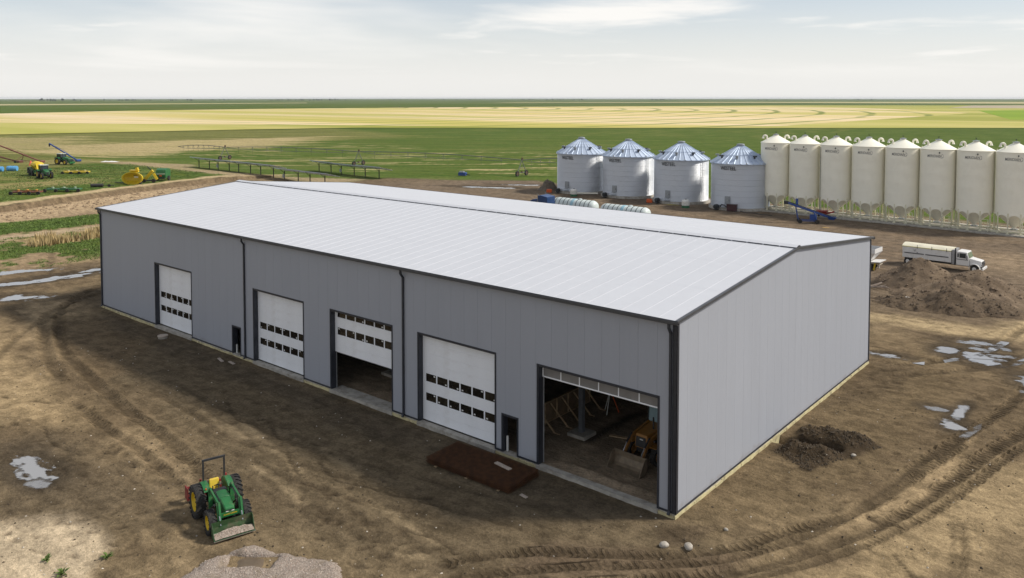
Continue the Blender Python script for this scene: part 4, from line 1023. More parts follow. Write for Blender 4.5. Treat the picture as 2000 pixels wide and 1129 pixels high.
MB().b2((2.405, -.6, .9), (2.44, .6, 1.7)).build('grille', CHROME, t)
MB().hexa([(.31, -1.0, 2.1), (.34, -1.0, 2.1), (.34, 1.0, 2.1), (.31, 1.0, 2.1)], [(.28, -1.0, 2.8), (.305, -1.0, 2.8), (.305, 1.0, 2.8), (.28, 1.0, 2.8)]).build('windscreen', WIN, t)
for y in (-1.22, 1.2): MB().b2((-.9, y, 2.1), (-.1, y+.02, 2.8)).build('side_window', WIN, t)
for y in (-1.1, 1.1): MB().cyl((-1.3, y*1.02, 1.2), (-1.3, y*1.02, 4.1), .08, n=10).build('exhaust_stack', CHROME, t)
for x in (1.7, -3.0, -4.3):
    for y in (-1.0, 1.0): MB().cyl((x, y-.16, .5), (x, y+.16, .5), .5, n=16).build('wheel', TYRE, t, 40)
MB().b2((-5.0, -.45, .75), (2.3, .45, 1.0)).build('chassis', DARK, t)
MB().b2((-5.0, -.9, 1.0), (-3.3, .9, 1.15)).build('fifth_wheel_deck', DARK, t)
# small things on the yard by the bins
def fuel_cap(x, y, label):
    t = empty('water_trough_tank', (x, y, -.24), .3, label, 'tank')
    MB().lathe([(.02, 0), (.72, 0), (.72, .45), (.02, .45)], 20).build('green_base', pm('green_plastic', (.03, .12, .05), .5), t, 30)
    MB().lathe([(.68, .45), (.72, .6), (.72, 1.25), (.5, 1.5), (.02, 1.55)], 20).build('white_top', pm('white_plastic', (.72, .70, .64), .45), t, 30)
    MB().lathe([(.16, 1.5), (.16, 1.62), (.02, 1.64)], 10).build('lid', DARK, t)
fuel_cap(-78.6, 101.4, 'small white tank on green base below the leftmost silver bin')
fuel_cap(-52.7, 100.3, 'small white tank on green base below the third silver bin')
t = empty('tool_box', (-44.1, 101.3, -.25), .25, 'dark red steel box in front of the fourth silver bin', 'box')
MB().b2((-.85, -.5, .12), (.85, .5, 1.15)).build('body', pm('maroon_paint', (.055, .018, .02), .5), t, bev=.03)
MB().b2((-.9, -.55, 1.16), (.9, .55, 1.26)).build('lid', pm('maroon_paint', (.055, .018, .02), .5), t, bev=.02)
for x in (-.6, .6): MB().b2((x-.1, -.5, 0), (x+.1, .5, .12)).build('skid', DARK, t)
ORANGE = pm('orange_paint', (.62, .10, .015), .5, 0, .1)
def orange_box(x, y, label):
    t = empty('orange_box', (x, y, -.24), .4, label, 'box', 'orange boxes by the bins')
    MB().b2((-.55, -.35, 0), (.55, .35, .62)).build('body', ORANGE, t, bev=.05)
    MB().b2((-.5, -.3, .62), (.5, .3, .7)).build('lid', ORANGE, t, bev=.03)
orange_box(-86.6, 103.6, 'orange box at the foot of the leftmost silver bin')
orange_box(-61.6, 102.6, 'orange box at the foot of the third silver bin')
tag(MB().cyl((-79.6, 103.9, .1), (-76.0, 106.3, .1), .16, n=12).build('pipe_length', CREAM, None, 40), 'cream pipe lying between the first two silver bins', 'pipe')
hs = MB(); pts = [(-46.6, 101.8, .35), (-46.2, 101.4, .8), (-45.5, 101.2, .75), (-44.9, 101.2, .3), (-44.7, 101.25, 0)]
tag(MB().tube(pts, .09, 8).build('hose', DARK, None, 60), 'black hose looping from fan to dark red box', 'hose')
cb = []
for k in range(14): cb.append((-43.6+k*.55, 101.8-.12*k+.35*math.sin(k*1.1), tz(-43.6+k*.55, 101.8-.12*k)+.05))
tag(MB().tube(cb, .05, 6).build('cable', DARK, None, 60), 'black cable lying on the dirt right of the dark red box', 'cable')
RED = pm('red_paint', (.30, .02, .02), .45, 0, .12, 3, dirt=(.2, .13, .09), dirt_amt=.3)
t = empty('auger_hopper', (-29.2, 104.0, -.05), .2, 'red auger intake hopper under the white bins', 'hopper')
MB().hexa([(-.35, -.3, .3), (.35, -.3, .3), (.35, .3, .3), (-.35, .3, .3)], [(-.95, -.8, 1.0), (.95, -.8, 1.0), (.95, .8, 1.0), (-.95, .8, 1.0)]).build('bin', RED, t)
MB().cyl((.2, 0, .35), (1.9, .3, .9), .14, n=10).build('tube', RED, t)
for x in (-.5, .5): MB().cyl((x, -.5, .2), (x, -.4, .2), .2, n=12).build('wheel', TYRE, t)
# blue belt conveyor on wheels
CBL = pm('royal_blue_paint', (.015, .06, .25), .4, 0, .12, 3, dirt=(.16, .12, .09), dirt_amt=.3)
t = empty('belt_conveyor', (-28.6, 96.6, -.24), R(28), 'blue wheeled belt conveyor in front of the white bins', 'conveyor')
hi, lo = Vector((-3.6, 0, 3.25)), Vector((3.2, 0, .95))
MB().bar(hi, lo, .5, .3).build('belt_trough', CBL, t, bev=.03)
MB().bar(hi+Vector((.1, 0, .2)), lo+Vector((0, 0, .2)), .3, .1).build('belt', DARK, t)
MB().box(hi+Vector((-.1, 0, 0)), (.6, .62, .55)).build('discharge_hood', DARK, t, bev=.04)
MB().box(hi+Vector((1.6, .1, .15)), (.35, .3, 1.0)).build('motor', CBL, t)
MB().hexa([(2.8, -.3, .7), (3.6, -.3, .6), (3.6, .3, .6), (2.8, .3, .7)], [(2.6, -.55, 1.25), (4.0, -.55, 1.05), (4.0, .55, 1.05), (2.6, .55, 1.25)]).build('intake', CBL, t)
for y in (-.75, .75):
    MB().bar((-1.9, y, .45), (1.2, y, .45), .1, .12).build('frame_rail', CBL, t)
    MB().bar((-1.8, y, .45), (-2.2, y*.4, 2.7), .09).build('lift_arm', CBL, t)
    MB().bar((1.0, y, .45), (.6, y*.4, 1.9), .09).build('lift_arm', CBL, t)
    for x in (-1.6, 1.0): MB().cyl((x, y-.1, .34), (x, y+.1, .34), .34, n=16).build('wheel', TYRE, t, 40)
MB().box((.5, 0, .95), (1.0, .8, .9)).build('engine', CBL, t, bev=.05)
# spilt grain
GRAIN = pm('spilt_grain', (.47, .29, .06), .9, 0, .25, 4, .4, 30)
def spill(x, y, rx, ry, h, mat, name, label, cat, seed, res=26):
    gx = np.linspace(-1, 1, res); X, Y = np.meshgrid(gx, gx); wx, wy = x+X*rx, y+Y*ry
    q = np.hypot(X, Y)+.5*(fbm(wx, wy, .8, 4, seed)-.5)
    z = h*sst(q, .95, .1)*(.6+.8*fbm(wx, wy, 2.5, 3, seed+3))-.03+terrain(wx.ravel(), wy.ravel()).reshape(X.shape)-.05*(q > .95)
    vs = np.stack([wx, wy, z], -1).reshape(-1, 3); i = np.arange(res*res).reshape(res, res)
    fs = np.stack([i[:-1, :-1], i[:-1, 1:], i[1:, 1:], i[1:, :-1]], -1).reshape(-1, 4)
    o = MB().add(vs.tolist(), fs.tolist()).build(name, mat, None, 60); return tag(o, label, cat)
spill(-19.2, 88.9, 3.6, .9, .07, GRAIN, 'grain_spill', 'yellow grain spilt on the yard behind the roof corner', 'grain', 5)
spill(-24.9, 93.6, 1.1, .5, .05, GRAIN, 'grain_spill', 'small yellow grain spill beside the blue conveyor wheels', 'grain', 6)
spill(-56.5, 102.4, 2.6, .7, .10, pm('mossy_grain', (.22, .19, .05), .9, 0, .3, 3), 'grain_spill', 'greenish grain spill at the third silver bin', 'grain', 7)
spill(-89.6, 107.2, 2.6, 2.6, 1.9, pm('fine_soil', (.135, .108, .078), .95, 0, .15, 2, .4, 12), 'soil_heap', 'small brown soil heap left of the silver bins', 'soil heap', 8, 40)
# ------------------------------------------------------------------ machines in the foreground
GREEN = pm('tractor_green', (.016, .125, .034), .42, 0, .15, 3, dirt=(.17, .15, .09), dirt_amt=.55, dirt_scale=3.2)
YELL = pm('tractor_yellow', (.62, .44, .015), .4, 0, .08, 3, dirt=(.25, .19, .11), dirt_amt=.3, dirt_scale=2.5)
BLACKP = pm('black_plastic', (.02, .021, .024), .5, 0, .2, 4, dirt=(.14, .11, .08), dirt_amt=.35)
ROD = pm('cylinder_rod', (.62, .62, .63), .25, .9, .05)
def wheel(parent, pos, r, w_, rimc, lugs=20, name='wheel', spin=0.0):
    """lugged farm tyre lying on the y axis, with a dished rim as its sub-part"""
    mb = MB(); M = Matrix.Rotation(math.pi/2, 3, 'X')
    h = w_/2; ri = r*.56
    mb.lathe([(ri, -h*.8), (r*.8, -h), (r*.93, -h*.9), (r*.95, -h*.5), (r*.955, 0), (r*.95, h*.5), (r*.93, h*.9), (r*.8, h), (ri, h*.8)], 32, M)
    for k in range(lugs):
        a = 2*math.pi*(k+spin)/lugs
        for sgn in (-1, 1):
            a2 = a+(math.pi/lugs if sgn > 0 else 0)
            p0 = Vector((r*.965*math.cos(a2), sgn*h*.06, r*.965*math.sin(a2))); p1 = Vector((r*.955*math.cos(a2-.2), sgn*h*1.0, r*.955*math.sin(a2-.2)))
            p2 = Vector((r*.85*math.cos(a2-.24), sgn*h*1.04, r*.85*math.sin(a2-.24)))
            mb.bar(p0, p1, r*.075, r*.09).bar(p1, p2, r*.075, r*.06)
    t = mb.build(name, TYRE, parent, 35, loc=pos)
    rm = MB().lathe([(ri*1.02, -h*.82), (ri*.96, -h*.8), (ri*.9, -h*.35), (ri*.45, -h*.28), (ri*.38, -h*.55), (.01, -h*.55)], 24, M)
    rm.lathe([(ri*1.02, h*.82), (ri*.96, h*.8), (ri*.9, h*.35), (ri*.45, h*.28), (ri*.38, h*.55), (.01, h*.55)], 24, M)
    rm.build('rim', rimc, t, 40)
    return t
def loader_tractor():
    t = empty('loader_tractor', (-17.5, -13.68, tz(-17, -14)-.02), R(-15), 'green and yellow tractor with front loader and roll bar, by the gravel', 'tractor')
    wheel(t, (0, -.86, .78), .78, .46, YELL, 20); wheel(t, (0, .86, .78), .78, .46, YELL, 20, spin=.3)
    wheel(t, (1.95, -.80, .56), .56, .34, YELL, 18, spin=.5); wheel(t, (1.95, .80, .56), .56, .34, YELL, 18)
    MB().cyl((0, -.7, .78), (0, .7, .78), .16, n=14).build('axle', BLACKP, t, 40); MB().cyl((1.95, -.7, .54), (1.95, .7, .54), .09, n=12).build('axle', BLACKP, t, 40)
    MB().ext([(-.45, .55), (.9, .5), (2.1, .55), (2.1, .85), (.9, .95), (-.3, 1.0), (-.45, .85)], 'y', -.24, .24).build('chassis', BLACKP, t, bev=.03)
    hd = MB().ext([(-.31, .86), (.31, .86), (.33, 1.2), (.27, 1.36), (.12, 1.41), (-.12, 1.41), (-.27, 1.36), (-.33, 1.2)], 'x', .82, 1.55)
    hd.build('hood', GREEN, t, 35, bev=.02)
    nose = MB().hexa([(1.555, -.31, .80), (2.32, -.26, .74), (2.32, .26, .74), (1.555, .31, .80)], [(1.555, -.28, 1.405), (2.28, -.22, 1.17), (2.28, .22, 1.17), (1.555, .28, 1.405)])
    nz = nose.build('nose', GREEN, t, bev=.06)
    MB().hexa([(2.325, -.2, .8), (2.345, -.2, .8), (2.345, .2, .8), (2.325, .2, .8)], [(2.295, -.18, 1.08), (2.315, -.18, 1.08), (2.315, .18, 1.08), (2.295, .18, 1.08)]).build('grille', BLACKP, nz)
    for y in (-.13, .13): MB().box((2.33, y, 1.0), (.03, .12, .07)).build('headlight', pm('lamp_lens', (.7, .7, .65), .15), nz)
    for y in (-.335, .335): MB().box((1.2, y, 1.14), (.62, .012, .07)).build('side_stripe', YELL, t)
    MB().b2((.38, -.33, .86), (.8, .33, 1.36)).build('dashboard', BLACKP, t, bev=.04)
    MB().cyl((.55, 0, 1.3), (.42, 0, 1.5), .025, n=8).build('steering_column', BLACKP, t)
    sw = MB(); M = Matrix.Rotation(R(-28), 3, 'Y'); pts = [M @ Vector((.19*math.cos(a*math.pi/8), .19*math.sin(a*math.pi/8), 0))+Vector((.42, 0, 1.52)) for a in range(17)]
    sw.tube(pts, .018, 6); sw.bar(pts[0], pts[8], .03, .02).bar(pts[4], pts[12], .03, .02); sw.build('steering_wheel', BLACKP, t, 50)
    MB().b2((-.15, -.5, .78), (.8, .5, .84)).build('platform', BLACKP, t)
    s = MB().b2((-.26, -.27, .98), (.24, .27, 1.10)).build('seat', pm('yellow_vinyl', (.60, .43, .03), .5, 0, .1, 4, dirt=(.3, .1, .06), dirt_amt=.5, dirt_scale=4), t, bev=.05)
    MB().hexa([(-.32, -.26, 1.06), (-.2, -.26, 1.06), (-.2, .26, 1.06), (-.32, .26, 1.06)], [(-.44, -.23, 1.52), (-.34, -.23, 1.52), (-.34, .23, 1.52), (-.44, .23, 1.52)]).build('backrest', pm('yellow_vinyl', (.60, .43, .03)), s, bev=.05)
    for sg in (-1, 1):
        f = MB(); n = 9
        for k in range(n):
            a0 = R(48)+R(95)*k/n; a1 = R(48)+R(95)*(k+1)/n; rr = .84
            f.hexa([(rr*math.cos(a0), sg*.42, .72+rr*math.sin(a0)), (rr*math.cos(a1), sg*.42, .72+rr*math.sin(a1)), (rr*math.cos(a1), sg*.70, .70+rr*math.sin(a1)), (rr*math.cos(a0), sg*.70, .70+rr*math.sin(a0))],
                   [((rr+.03)*math.cos(a0), sg*.42, .73+(rr+.03)*math.sin(a0)), ((rr+.03)*math.cos(a1), sg*.42, .73+(rr+.03)*math.sin(a1)), ((rr+.03)*math.cos(a1), sg*.70, .71+(rr+.03)*math.sin(a1)), ((rr+.03)*math.cos(a0), sg*.70, .71+(rr+.03)*math.sin(a0))])
        f.ext([(.25, .9), (.62, 1.15), (.5, 1.42), (.2, 1.58), (-.3, 1.56), (-.6, 1.32), (-.45, .9)], 'y', sg*.40, sg*.43)
        fo = f.build('fender', GREEN, t, 30)
        MB().box((-.5, sg*.6, 1.52), (.08, .09, .1)).build('tail_lamp', RED, fo)
        MB().box((.52, sg*.6, 1.48), (.05, .06, .06)).build('marker_lamp', ORANGE, fo)
        MB().bar((-.35, sg*.50, .8), (-.38, sg*.50, 2.5), .09, .07).build('roll_bar_post', BLACKP, t)
    MB().bar((-.38, -.55, 2.5), (-.38, .55, 2.5), .09, .09).build('roll_bar_top', BLACKP, t)
    # loader: uprights, arms, knees, crossbar, cylinders
    for sg in (-1, 1):
        y = sg*.50
        MB().bar((.98, y, .55), (.86, y, 1.62), .1, .2).build('loader_upright', GREEN, t, bev=.015)
        arm = MB().hexa([(.78, y-.045, 1.46), (.84, y-.045, 1.36), (.84, y+.045, 1.36), (.78, y+.045, 1.46)], [(.80, y-.045, 1.66), (.96, y-.045, 1.66), (.96, y+.045, 1.66), (.80, y+.045, 1.66)])
        arm.bar((.86, y, 1.58), (2.22, y, 1.42), .09, .17)
        ar = arm.build('loader_arm', GREEN, t, bev=.012)
        MB().bar((2.18, y, 1.49), (2.52, y, .42), .09, .18).build('knee', GREEN, ar, bev=.012)
        MB().cyl((1.0, y*1.02, .72), (1.6, y*1.02, 1.12), .05, n=10).build('lift_cylinder', BLACKP, t, 40)
        MB().cyl((1.6, y*1.02, 1.12), (1.95, y*1.02, 1.36), .028, n=8).build('lift_rod', ROD, t, 40)
        MB().cyl((2.22, y, 1.52), (2.42, y*1.0, .98), .045, n=10).build('tilt_cylinder', GREEN, t, 40)
        MB().cyl((2.44, y, .95), (2.60, y, .58), .026, n=8).build('tilt_rod', ROD, t, 40)
    for sg in (-1, 1):
        for o_ in (0, .05): MB().tube([(.9, sg*(.43-o_), 1.45), (1.4, sg*(.43-o_), 1.62), (2.0, sg*(.44-o_), 1.52), (2.25, sg*(.45-o_), 1.3)], .014, 6).build('hydraulic_hose', BLACKP, t, 60)
    cb = MB().box((2.36, 0, .92), (.05, .92, .2)).build('crossbar', GREEN, t)
    me = text_mesh('JOHN DEERE', .62, .075, YELL, None, .02); inst(me, 'lettering', cb, (2.389, 0, .92), (0, 0, math.pi/2))
    # bucket, open to the front, load of gravel in it
    bk = MB(); w2 = .92; th = .025
    prof = [(2.62, .80), (2.56, .52), (2.58, .28), (2.70, .17), (3.05, .14)]
    for (x0, z0), (x1, z1) in zip(prof[:-1], prof[1:]):
        bk.hexa([(x0, -w2, z0), (x1, -w2, z1), (x1, w2, z1), (x0, w2, z0)], [(x0+th*.4, -w2, z0+th), (x1+th*.4, -w2, z1+th), (x1+th*.4, w2, z1+th), (x0+th*.4, w2, z0+th)])
    for y in (-w2, w2-.02): bk.ext([(2.62, .80), (2.56, .52), (2.58, .28), (2.70, .17), (3.05, .14), (3.02, .2), (2.76, .76)], 'y', y, y+.02)
    bo = bk.build('bucket', pm('bucket_green', (.035, .085, .03), .5, 0, .2, 3, dirt=(.16, .12, .08), dirt_amt=.6), t)
    MB().box((3.05, 0, .145), (.09, 1.86, .03)).build('cutting_edge', ROD, bo)
    gx = np.linspace(2.62, 3.05, 12); gy_ = np.linspace(-.88, .88, 30); X, Y = np.meshgrid(gx, gy_)
    Z = .16+.30*np.exp(-((X-2.82)/.18)**2)*(.75+.5*fbm(X*4, Y*4, 1, 3, 9))*(1-.35*np.abs(Y)); i = np.arange(X.size).reshape(X.shape)
    MB().add(np.stack([X, Y, Z], -1).reshape(-1, 3).tolist(), np.stack([i[:-1, :-1], i[:-1, 1:], i[1:, 1:], i[1:, :-1]], -1).reshape(-1, 4).tolist()).build('gravel_load', GRAVEL, bo, 60)
    # red box blade on the three-point hitch
    r = MB().b2((-1.85, -1.02, .24), (-1.35, -.97, .84)).b2((-1.85, .97, .24), (-1.35, 1.02, .84)).b2((-1.50, -1.0, .22), (-1.44, 1.0, .6)).bar((-1.7, -1.0, .74), (-1.7, 1.0, .74), .1)
    rb = r.build('box_blade', pm('worn_red_paint', (.20, .022, .02), .55, 0, .2, 3, dirt=(.15, .10, .07), dirt_amt=.7, dirt_scale=3), t)
    for y in (-.3, .3): MB().bar((-.3, y, .55), (-1.3, y*1.3, .45), .05).build('hitch_arm', BLACKP, t)
    MB().bar((-.35, 0, 1.0), (-1.35, 0, .95), .05).bar((-1.35, 0, 1.0), (-1.4, 0, .6), .08).build('top_link', BLACKP, t)
    MB().cyl((.95, -.36, 1.0), (.95, -.40, 1.75), .03, n=8).build('exhaust', BLACKP, t)
def gravel_mat():
    m = bpy.data.materials.new('crushed_gravel'); t = NT(m); b = t.bsdf; oc = t.coord()
    v = t.N.new('ShaderNodeTexVoronoi'); v.inputs['Scale'].default_value = 26; t.L.new(oc, v.inputs['Vector'])
    sp = t.N.new('ShaderNodeSeparateXYZ'); t.L.new(v.outputs['Color'], sp.inputs[0])
    c = t.mix(sp.outputs[0], (.17, .135, .105), (.40, .335, .28)); c = t.mix(t.rng(sp.outputs[1], .8, .95, 0, .6), c, (.30, .20, .15))
    c = t.mix(t.rng(t.noise(oc, 1.4, 5), .52, .68, 0, .6), c, (.20, .155, .105))
    t.L.new(c, b.inputs['Base Color']); b.inputs['Roughness'].default_value = .9
    t.L.new(t.bump(v.outputs['Distance'], .9, .03), b.inputs['Normal']); return m
GRAVEL = gravel_mat()
loader_tractor()
def backhoe():
    t = empty('backhoe_loader', (-4.15, 6.35, -.1), R(-93), 'dusty yellow backhoe loader parked inside the open doorway', 'backhoe')
    OC = pm('industrial_yellow', (.33, .15, .03), .45, 0, .12, 2, dirt=(.2, .14, .08), dirt_amt=.45, dirt_scale=2)
    wheel(t, (0, -.85, .75), .75, .45, OC, 18); wheel(t, (0, .85, .75), .75, .45, OC, 18)
    wheel(t, (2.1, -.8, .48), .48, .3, OC, 16); wheel(t, (2.1, .8, .48), .48, .3, OC, 16)
    MB().ext([(-.9, .6), (2.3, .55), (2.3, .85), (-.9, 1.0)], 'y', -.35, .35).build('chassis', BLACKP, t)
    h = MB().hexa([(.75, -.48, .85), (2.45, -.42, .8), (2.45, .42, .8), (.75, .48, .85)], [(.75, -.46, 1.75), (2.38, -.38, 1.55), (2.38, .38, 1.55), (.75, .46, 1.75)]).build('hood', OC, t, bev=.06)
    MB().hexa([(2.455, -.33, .88), (2.475, -.33, .88), (2.475, .33, .88), (2.455, .33, .88)], [(2.40, -.3, 1.42), (2.42, -.3, 1.42), (2.42, .3, 1.42), (2.40, .3, 1.42)]).build('grille', BLACKP, h)
    MB().box((2.45, .05, 1.3), (.03, .2, .05)).build('badge', STICK, h)
    MB().cyl((1.5, .2, 1.6), (1.5, .2, 2.3), .05, n=8).build('exhaust', BLACKP, h)
    cab = MB().b2((-.85, -.75, 1.0), (.72, .75, 1.35)).build('cab_base', OC, t, bev=.04)
    for x in (-.8, .68):
        for y in (-.7, .7): MB().bar((x, y, 1.3), (x*.92, y*.92, 2.65), .09).build('cab_post', BLACKP, cab)
    MB().b2((-.9, -.76, 2.62), (.8, .76, 2.76)).build('cab_roof', OC, t, bev=.04)
    CG = pm('sky_tinted_cab_glass', (.30, .42, .46), .05, 0, .1, 1.5, spec=.8)  # sky reflection painted into the colour of the cab windows
    MB().hexa([(.70, -.64, 1.36), (.72, -.64, 1.36), (.72, .64, 1.36), (.70, .64, 1.36)], [(.645, -.6, 2.6), (.665, -.6, 2.6), (.665, .6, 2.6), (.645, .6, 2.6)]).build('windscreen', CG, cab)
    for y in (-.7, .69): MB().b2((-.72, y, 1.36), (.58, y+.01, 2.58)).build('side_window', CG, cab)
    for sg in (-1, 1):
        y = sg*.58
        MB().bar((.75, y, 1.65), (2.55, y, 1.35), .12, .2).bar((2.5, y, 1.4), (3.25, y, .45), .12, .18).build('loader_arm', OC, t, bev=.015)
        MB().cyl((1.0, y, .9), (2.0, y, 1.2), .06, n=10).cyl((2.45, y, 1.52), (2.95, y, 1.15), .055, n=10).build('cylinder', BLACKP, t, 40)
        MB().cyl((2.92, y, 1.17), (3.3, y, .72), .035, n=8).build('rod', ROD, t, 40)
        MB().box((2.1, y*1.3, 1.0), (.6, .4, .04)).build('mudguard', OC, t)
    bk = MB(); w2 = 1.05; th = .03
    prof = [(3.42, .82), (3.32, .45), (3.40, .12), (3.58, .02), (4.15, .01)]
    for (x0, z0), (x1, z1) in zip(prof[:-1], prof[1:]): bk.hexa([(x0, -w2, z0), (x1, -w2, z1), (x1, w2, z1), (x0, w2, z0)], [(x0+.02, -w2, z0+th), (x1+.02, -w2, z1+th), (x1+.02, w2, z1+th), (x0+.02, w2, z0+th)])
    for y in (-w2, w2-.025): bk.ext([(3.42, .82), (3.32, .45), (3.40, .12), (3.58, .02), (4.15, .01), (4.1, .1), (3.62, .8)], 'y', y, y+.025)
    bk.build('bucket', pm('worn_bucket_steel', (.20, .155, .105), .6, .2, .2, 3, dirt=(.14, .11, .08), dirt_amt=.6), t)
    MB().bar((-.9, 0, .9), (-1.2, 0, 2.6), .22, .3).bar((-1.2, 0, 2.6), (-2.0, 0, 1.2), .2, .24).build('digging_boom', OC, t)
    MB().ext([(-2.2, .4), (-1.8, .4), (-1.75, .9), (-2.1, 1.1)], 'y', -.3, .3).build('digging_bucket', BLACKP, t)
backhoe()
# stuff inside the shed
WOOD = pm('raw_lumber', (.46, .33, .19), .75, 0, .18, 3, .2, 20, dirt=(.16, .11, .07), dirt_amt=.4)
t = empty('formwork_wall', (-11.6, 3.6, -.1), 0, 'low braced lumber formwork standing inside the doorway, left of the column', 'formwork')
for k in range(5): MB().b2((-.06, k*1.22, .02), (-.035, k*1.22+1.21, 1.22)).build('form_panel', pm('form_plywood', (.22, .15, .085), .8, 0, .2, 2), t)
MB().b2((-.07, 0, 1.225), (.07, 6.1, 1.265)).build('top_plate', WOOD, t); MB().b2((-.03, 0, 0), (.07, 6.1, .04)).build('bottom_plate', WOOD, t)
for k in range(6): MB().b2((-.03, k*1.2+.02, .045), (.06, k*1.2+.07, 1.22)).build('stud', WOOD, t)
for k in range(5): MB().bar((.06, .5+k*1.22, 1.15), (1.35+.1*(k % 2), .42+k*1.22, .03), .05, .1).build('brace', WOOD, t)
for k in range(5): MB().bar((1.3, .45+k*1.22, .02), (1.75, .4+k*1.22, .04), .05, .06).build('stake', WOOD, t)
t = empty('survey_tripod', (-9.5, 8.9, -.1), .4, 'survey tripod standing on the dirt floor behind the column', 'tripod')
for k in range(3):
    a = k*2.094+.3; MB().bar((0, 0, 1.45), (.55*math.cos(a), .55*math.sin(a), 0), .05).build('leg', ORANGE if k == 0 else STICK, t)
MB().cyl((0, 0, 1.42), (0, 0, 1.5), .14, n=12).build('head', ORANGE, t); MB().box((0, 0, 1.62), (.2, .2, .22)).build('level', YELL, t, bev=.03)
def board(p, L, w_, rz, label, mat=None, cat='board', name='board', tilt=0.0, th=.05):
    z = tz(p[0], p[1])+.05
    o = MB().box((0, 0, 0), (L, w_, th)).build(name, mat or WOOD, None, loc=(p[0], p[1], z if len(p) < 3 else p[2]), rot=(0, tilt, rz)); return tag(o, label, cat)
board((-7.0, 6.0, -.06), 1.1, .25, .3, 'short board lying on the dirt floor inside the doorway')
PALE = pm('weathered_board', (.40, .33, .27), .8, 0, .15, 3)
for k, (x, y, L, rz) in enumerate([(-38.3, -1.25, 1.0, -.25), (-37.0, -1.1, .8, -.1)]):
    board((x, y), L, .2, rz, ['pale board on the mud below the left doorway', 'pale board on the mud at the foot of the left downspout'][k], PALE)
# inside the walk-through doorways
t = empty('timber_bundle', (-10.0, .9, -.1), 0, 'bundle of timber seen through the narrow right doorway', 'timber')
for k in range(7):
    MB().bar((-.6+.12*k, .3+.2*(k % 3), .0), (.25-.1*k, .9+.15*k, 1.2+.12*(k % 4)), .07, .1).build('timber', WOOD, t)
tag(MB().box((0, 0, .45), (.09, .09, .9)).build('marker_post', STICK, None, loc=(-10.72, .25, -.05)), 'white post standing in the narrow right doorway', 'post')
tag(MB().box((0, 0, .35), (.09, .09, .7)).build('marker_post', STICK, None, loc=(-38.4, .22, -.05)), 'white post standing in the narrow left doorway', 'post')
# ------------------------------------------------------------------ rusty mesh stack and things lying about
RUST = pm('rusty_wire', (.085, .034, .011), .85, .2, .3, 3)
t = empty('rebar_mesh_stack', (-10.55, -2.15, -.22), R(1.5), 'stack of rusty welded wire mesh sheets on the mud by the wall', 'wire mesh')
def mesh_sheet(seed):
    mb = MB(); r_ = random.Random(seed); L, W2 = 5.75, 2.55; nx, ny = 58, 26
    for k in range(nx+1): x = -L/2+k*L/nx; mb.box((x, 0, .0), (.016, W2, .012))
    for k in range(ny+1): y = -W2/2+k*W2/ny; mb.box((0, y, .013), (L, .016, .012))
    return mb.mesh('mesh_sheet', RUST)
ms = mesh_sheet(1)
for k in range(12):
    r_ = random.Random(k); o = inst(ms, 'mesh_sheet', t, (r_.uniform(-.06, .06), r_.uniform(-.06, .06), .05+k*.03), (r_.uniform(-.004, .004), r_.uniform(-.003, .003), r_.uniform(-.012, .012)))
for x in (-2.2, 0, 2.2): MB().b2((x-.08, -1.3, -.06), (x+.08, 1.3, .035)).build('bearer', WOOD, t)
board((-9.35, -1.75, .22), 1.15, .24, R(-7), 'pale board lying on top of the rusty mesh stack', PALE)
board((-6.9, -3.0), .45, .16, R(-8), 'short pale board at the right end of the rusty mesh', PALE)
STONE = pm('pale_stone', (.37, .335, .285), .85, 0, .2, 6, .4, 20)
def stone(x, y, s, label, seed):
    mb = MB().ball((0, 0, 0), (s, s*.75, s*.55), 10, 7); r_ = random.Random(seed)
    mb.v = [(a*(1+r_.uniform(-.12, .12)), b*(1+r_.uniform(-.12, .12)), c*(1+r_.uniform(-.12, .12))) for a, b, c in mb.v]
    tag(mb.build('stone', STONE, None, 50, loc=(x, y, tz(x, y)+s*.3), rot=(0, 0, seed)), label, 'stone')
stone(.75, -2.45, .24, 'pale stone in front of the shed corner, left one of two', 1)
stone(1.72, -1.95, .26, 'pale stone in front of the shed corner, right one of two', 2)
stone(2.3, .6, .12, 'small pale stone beside the wall near the corner', 3)
stone(4.3, 12.6, .16, 'pale flat stone beside the trench spoil', 4)
t = empty('manhole_riser', (-47.2, -1.3, -.26), 0, 'round concrete riser with pale lid before the leftmost overhead door', 'manhole')
MB().lathe([(.36, 0), (.36, .22), (.02, .22)], 20).build('riser', CONC, t, 40); MB().lathe([(.42, .22), (.42, .30), (.02, .33)], 20).build('lid', PALE, t, 40)
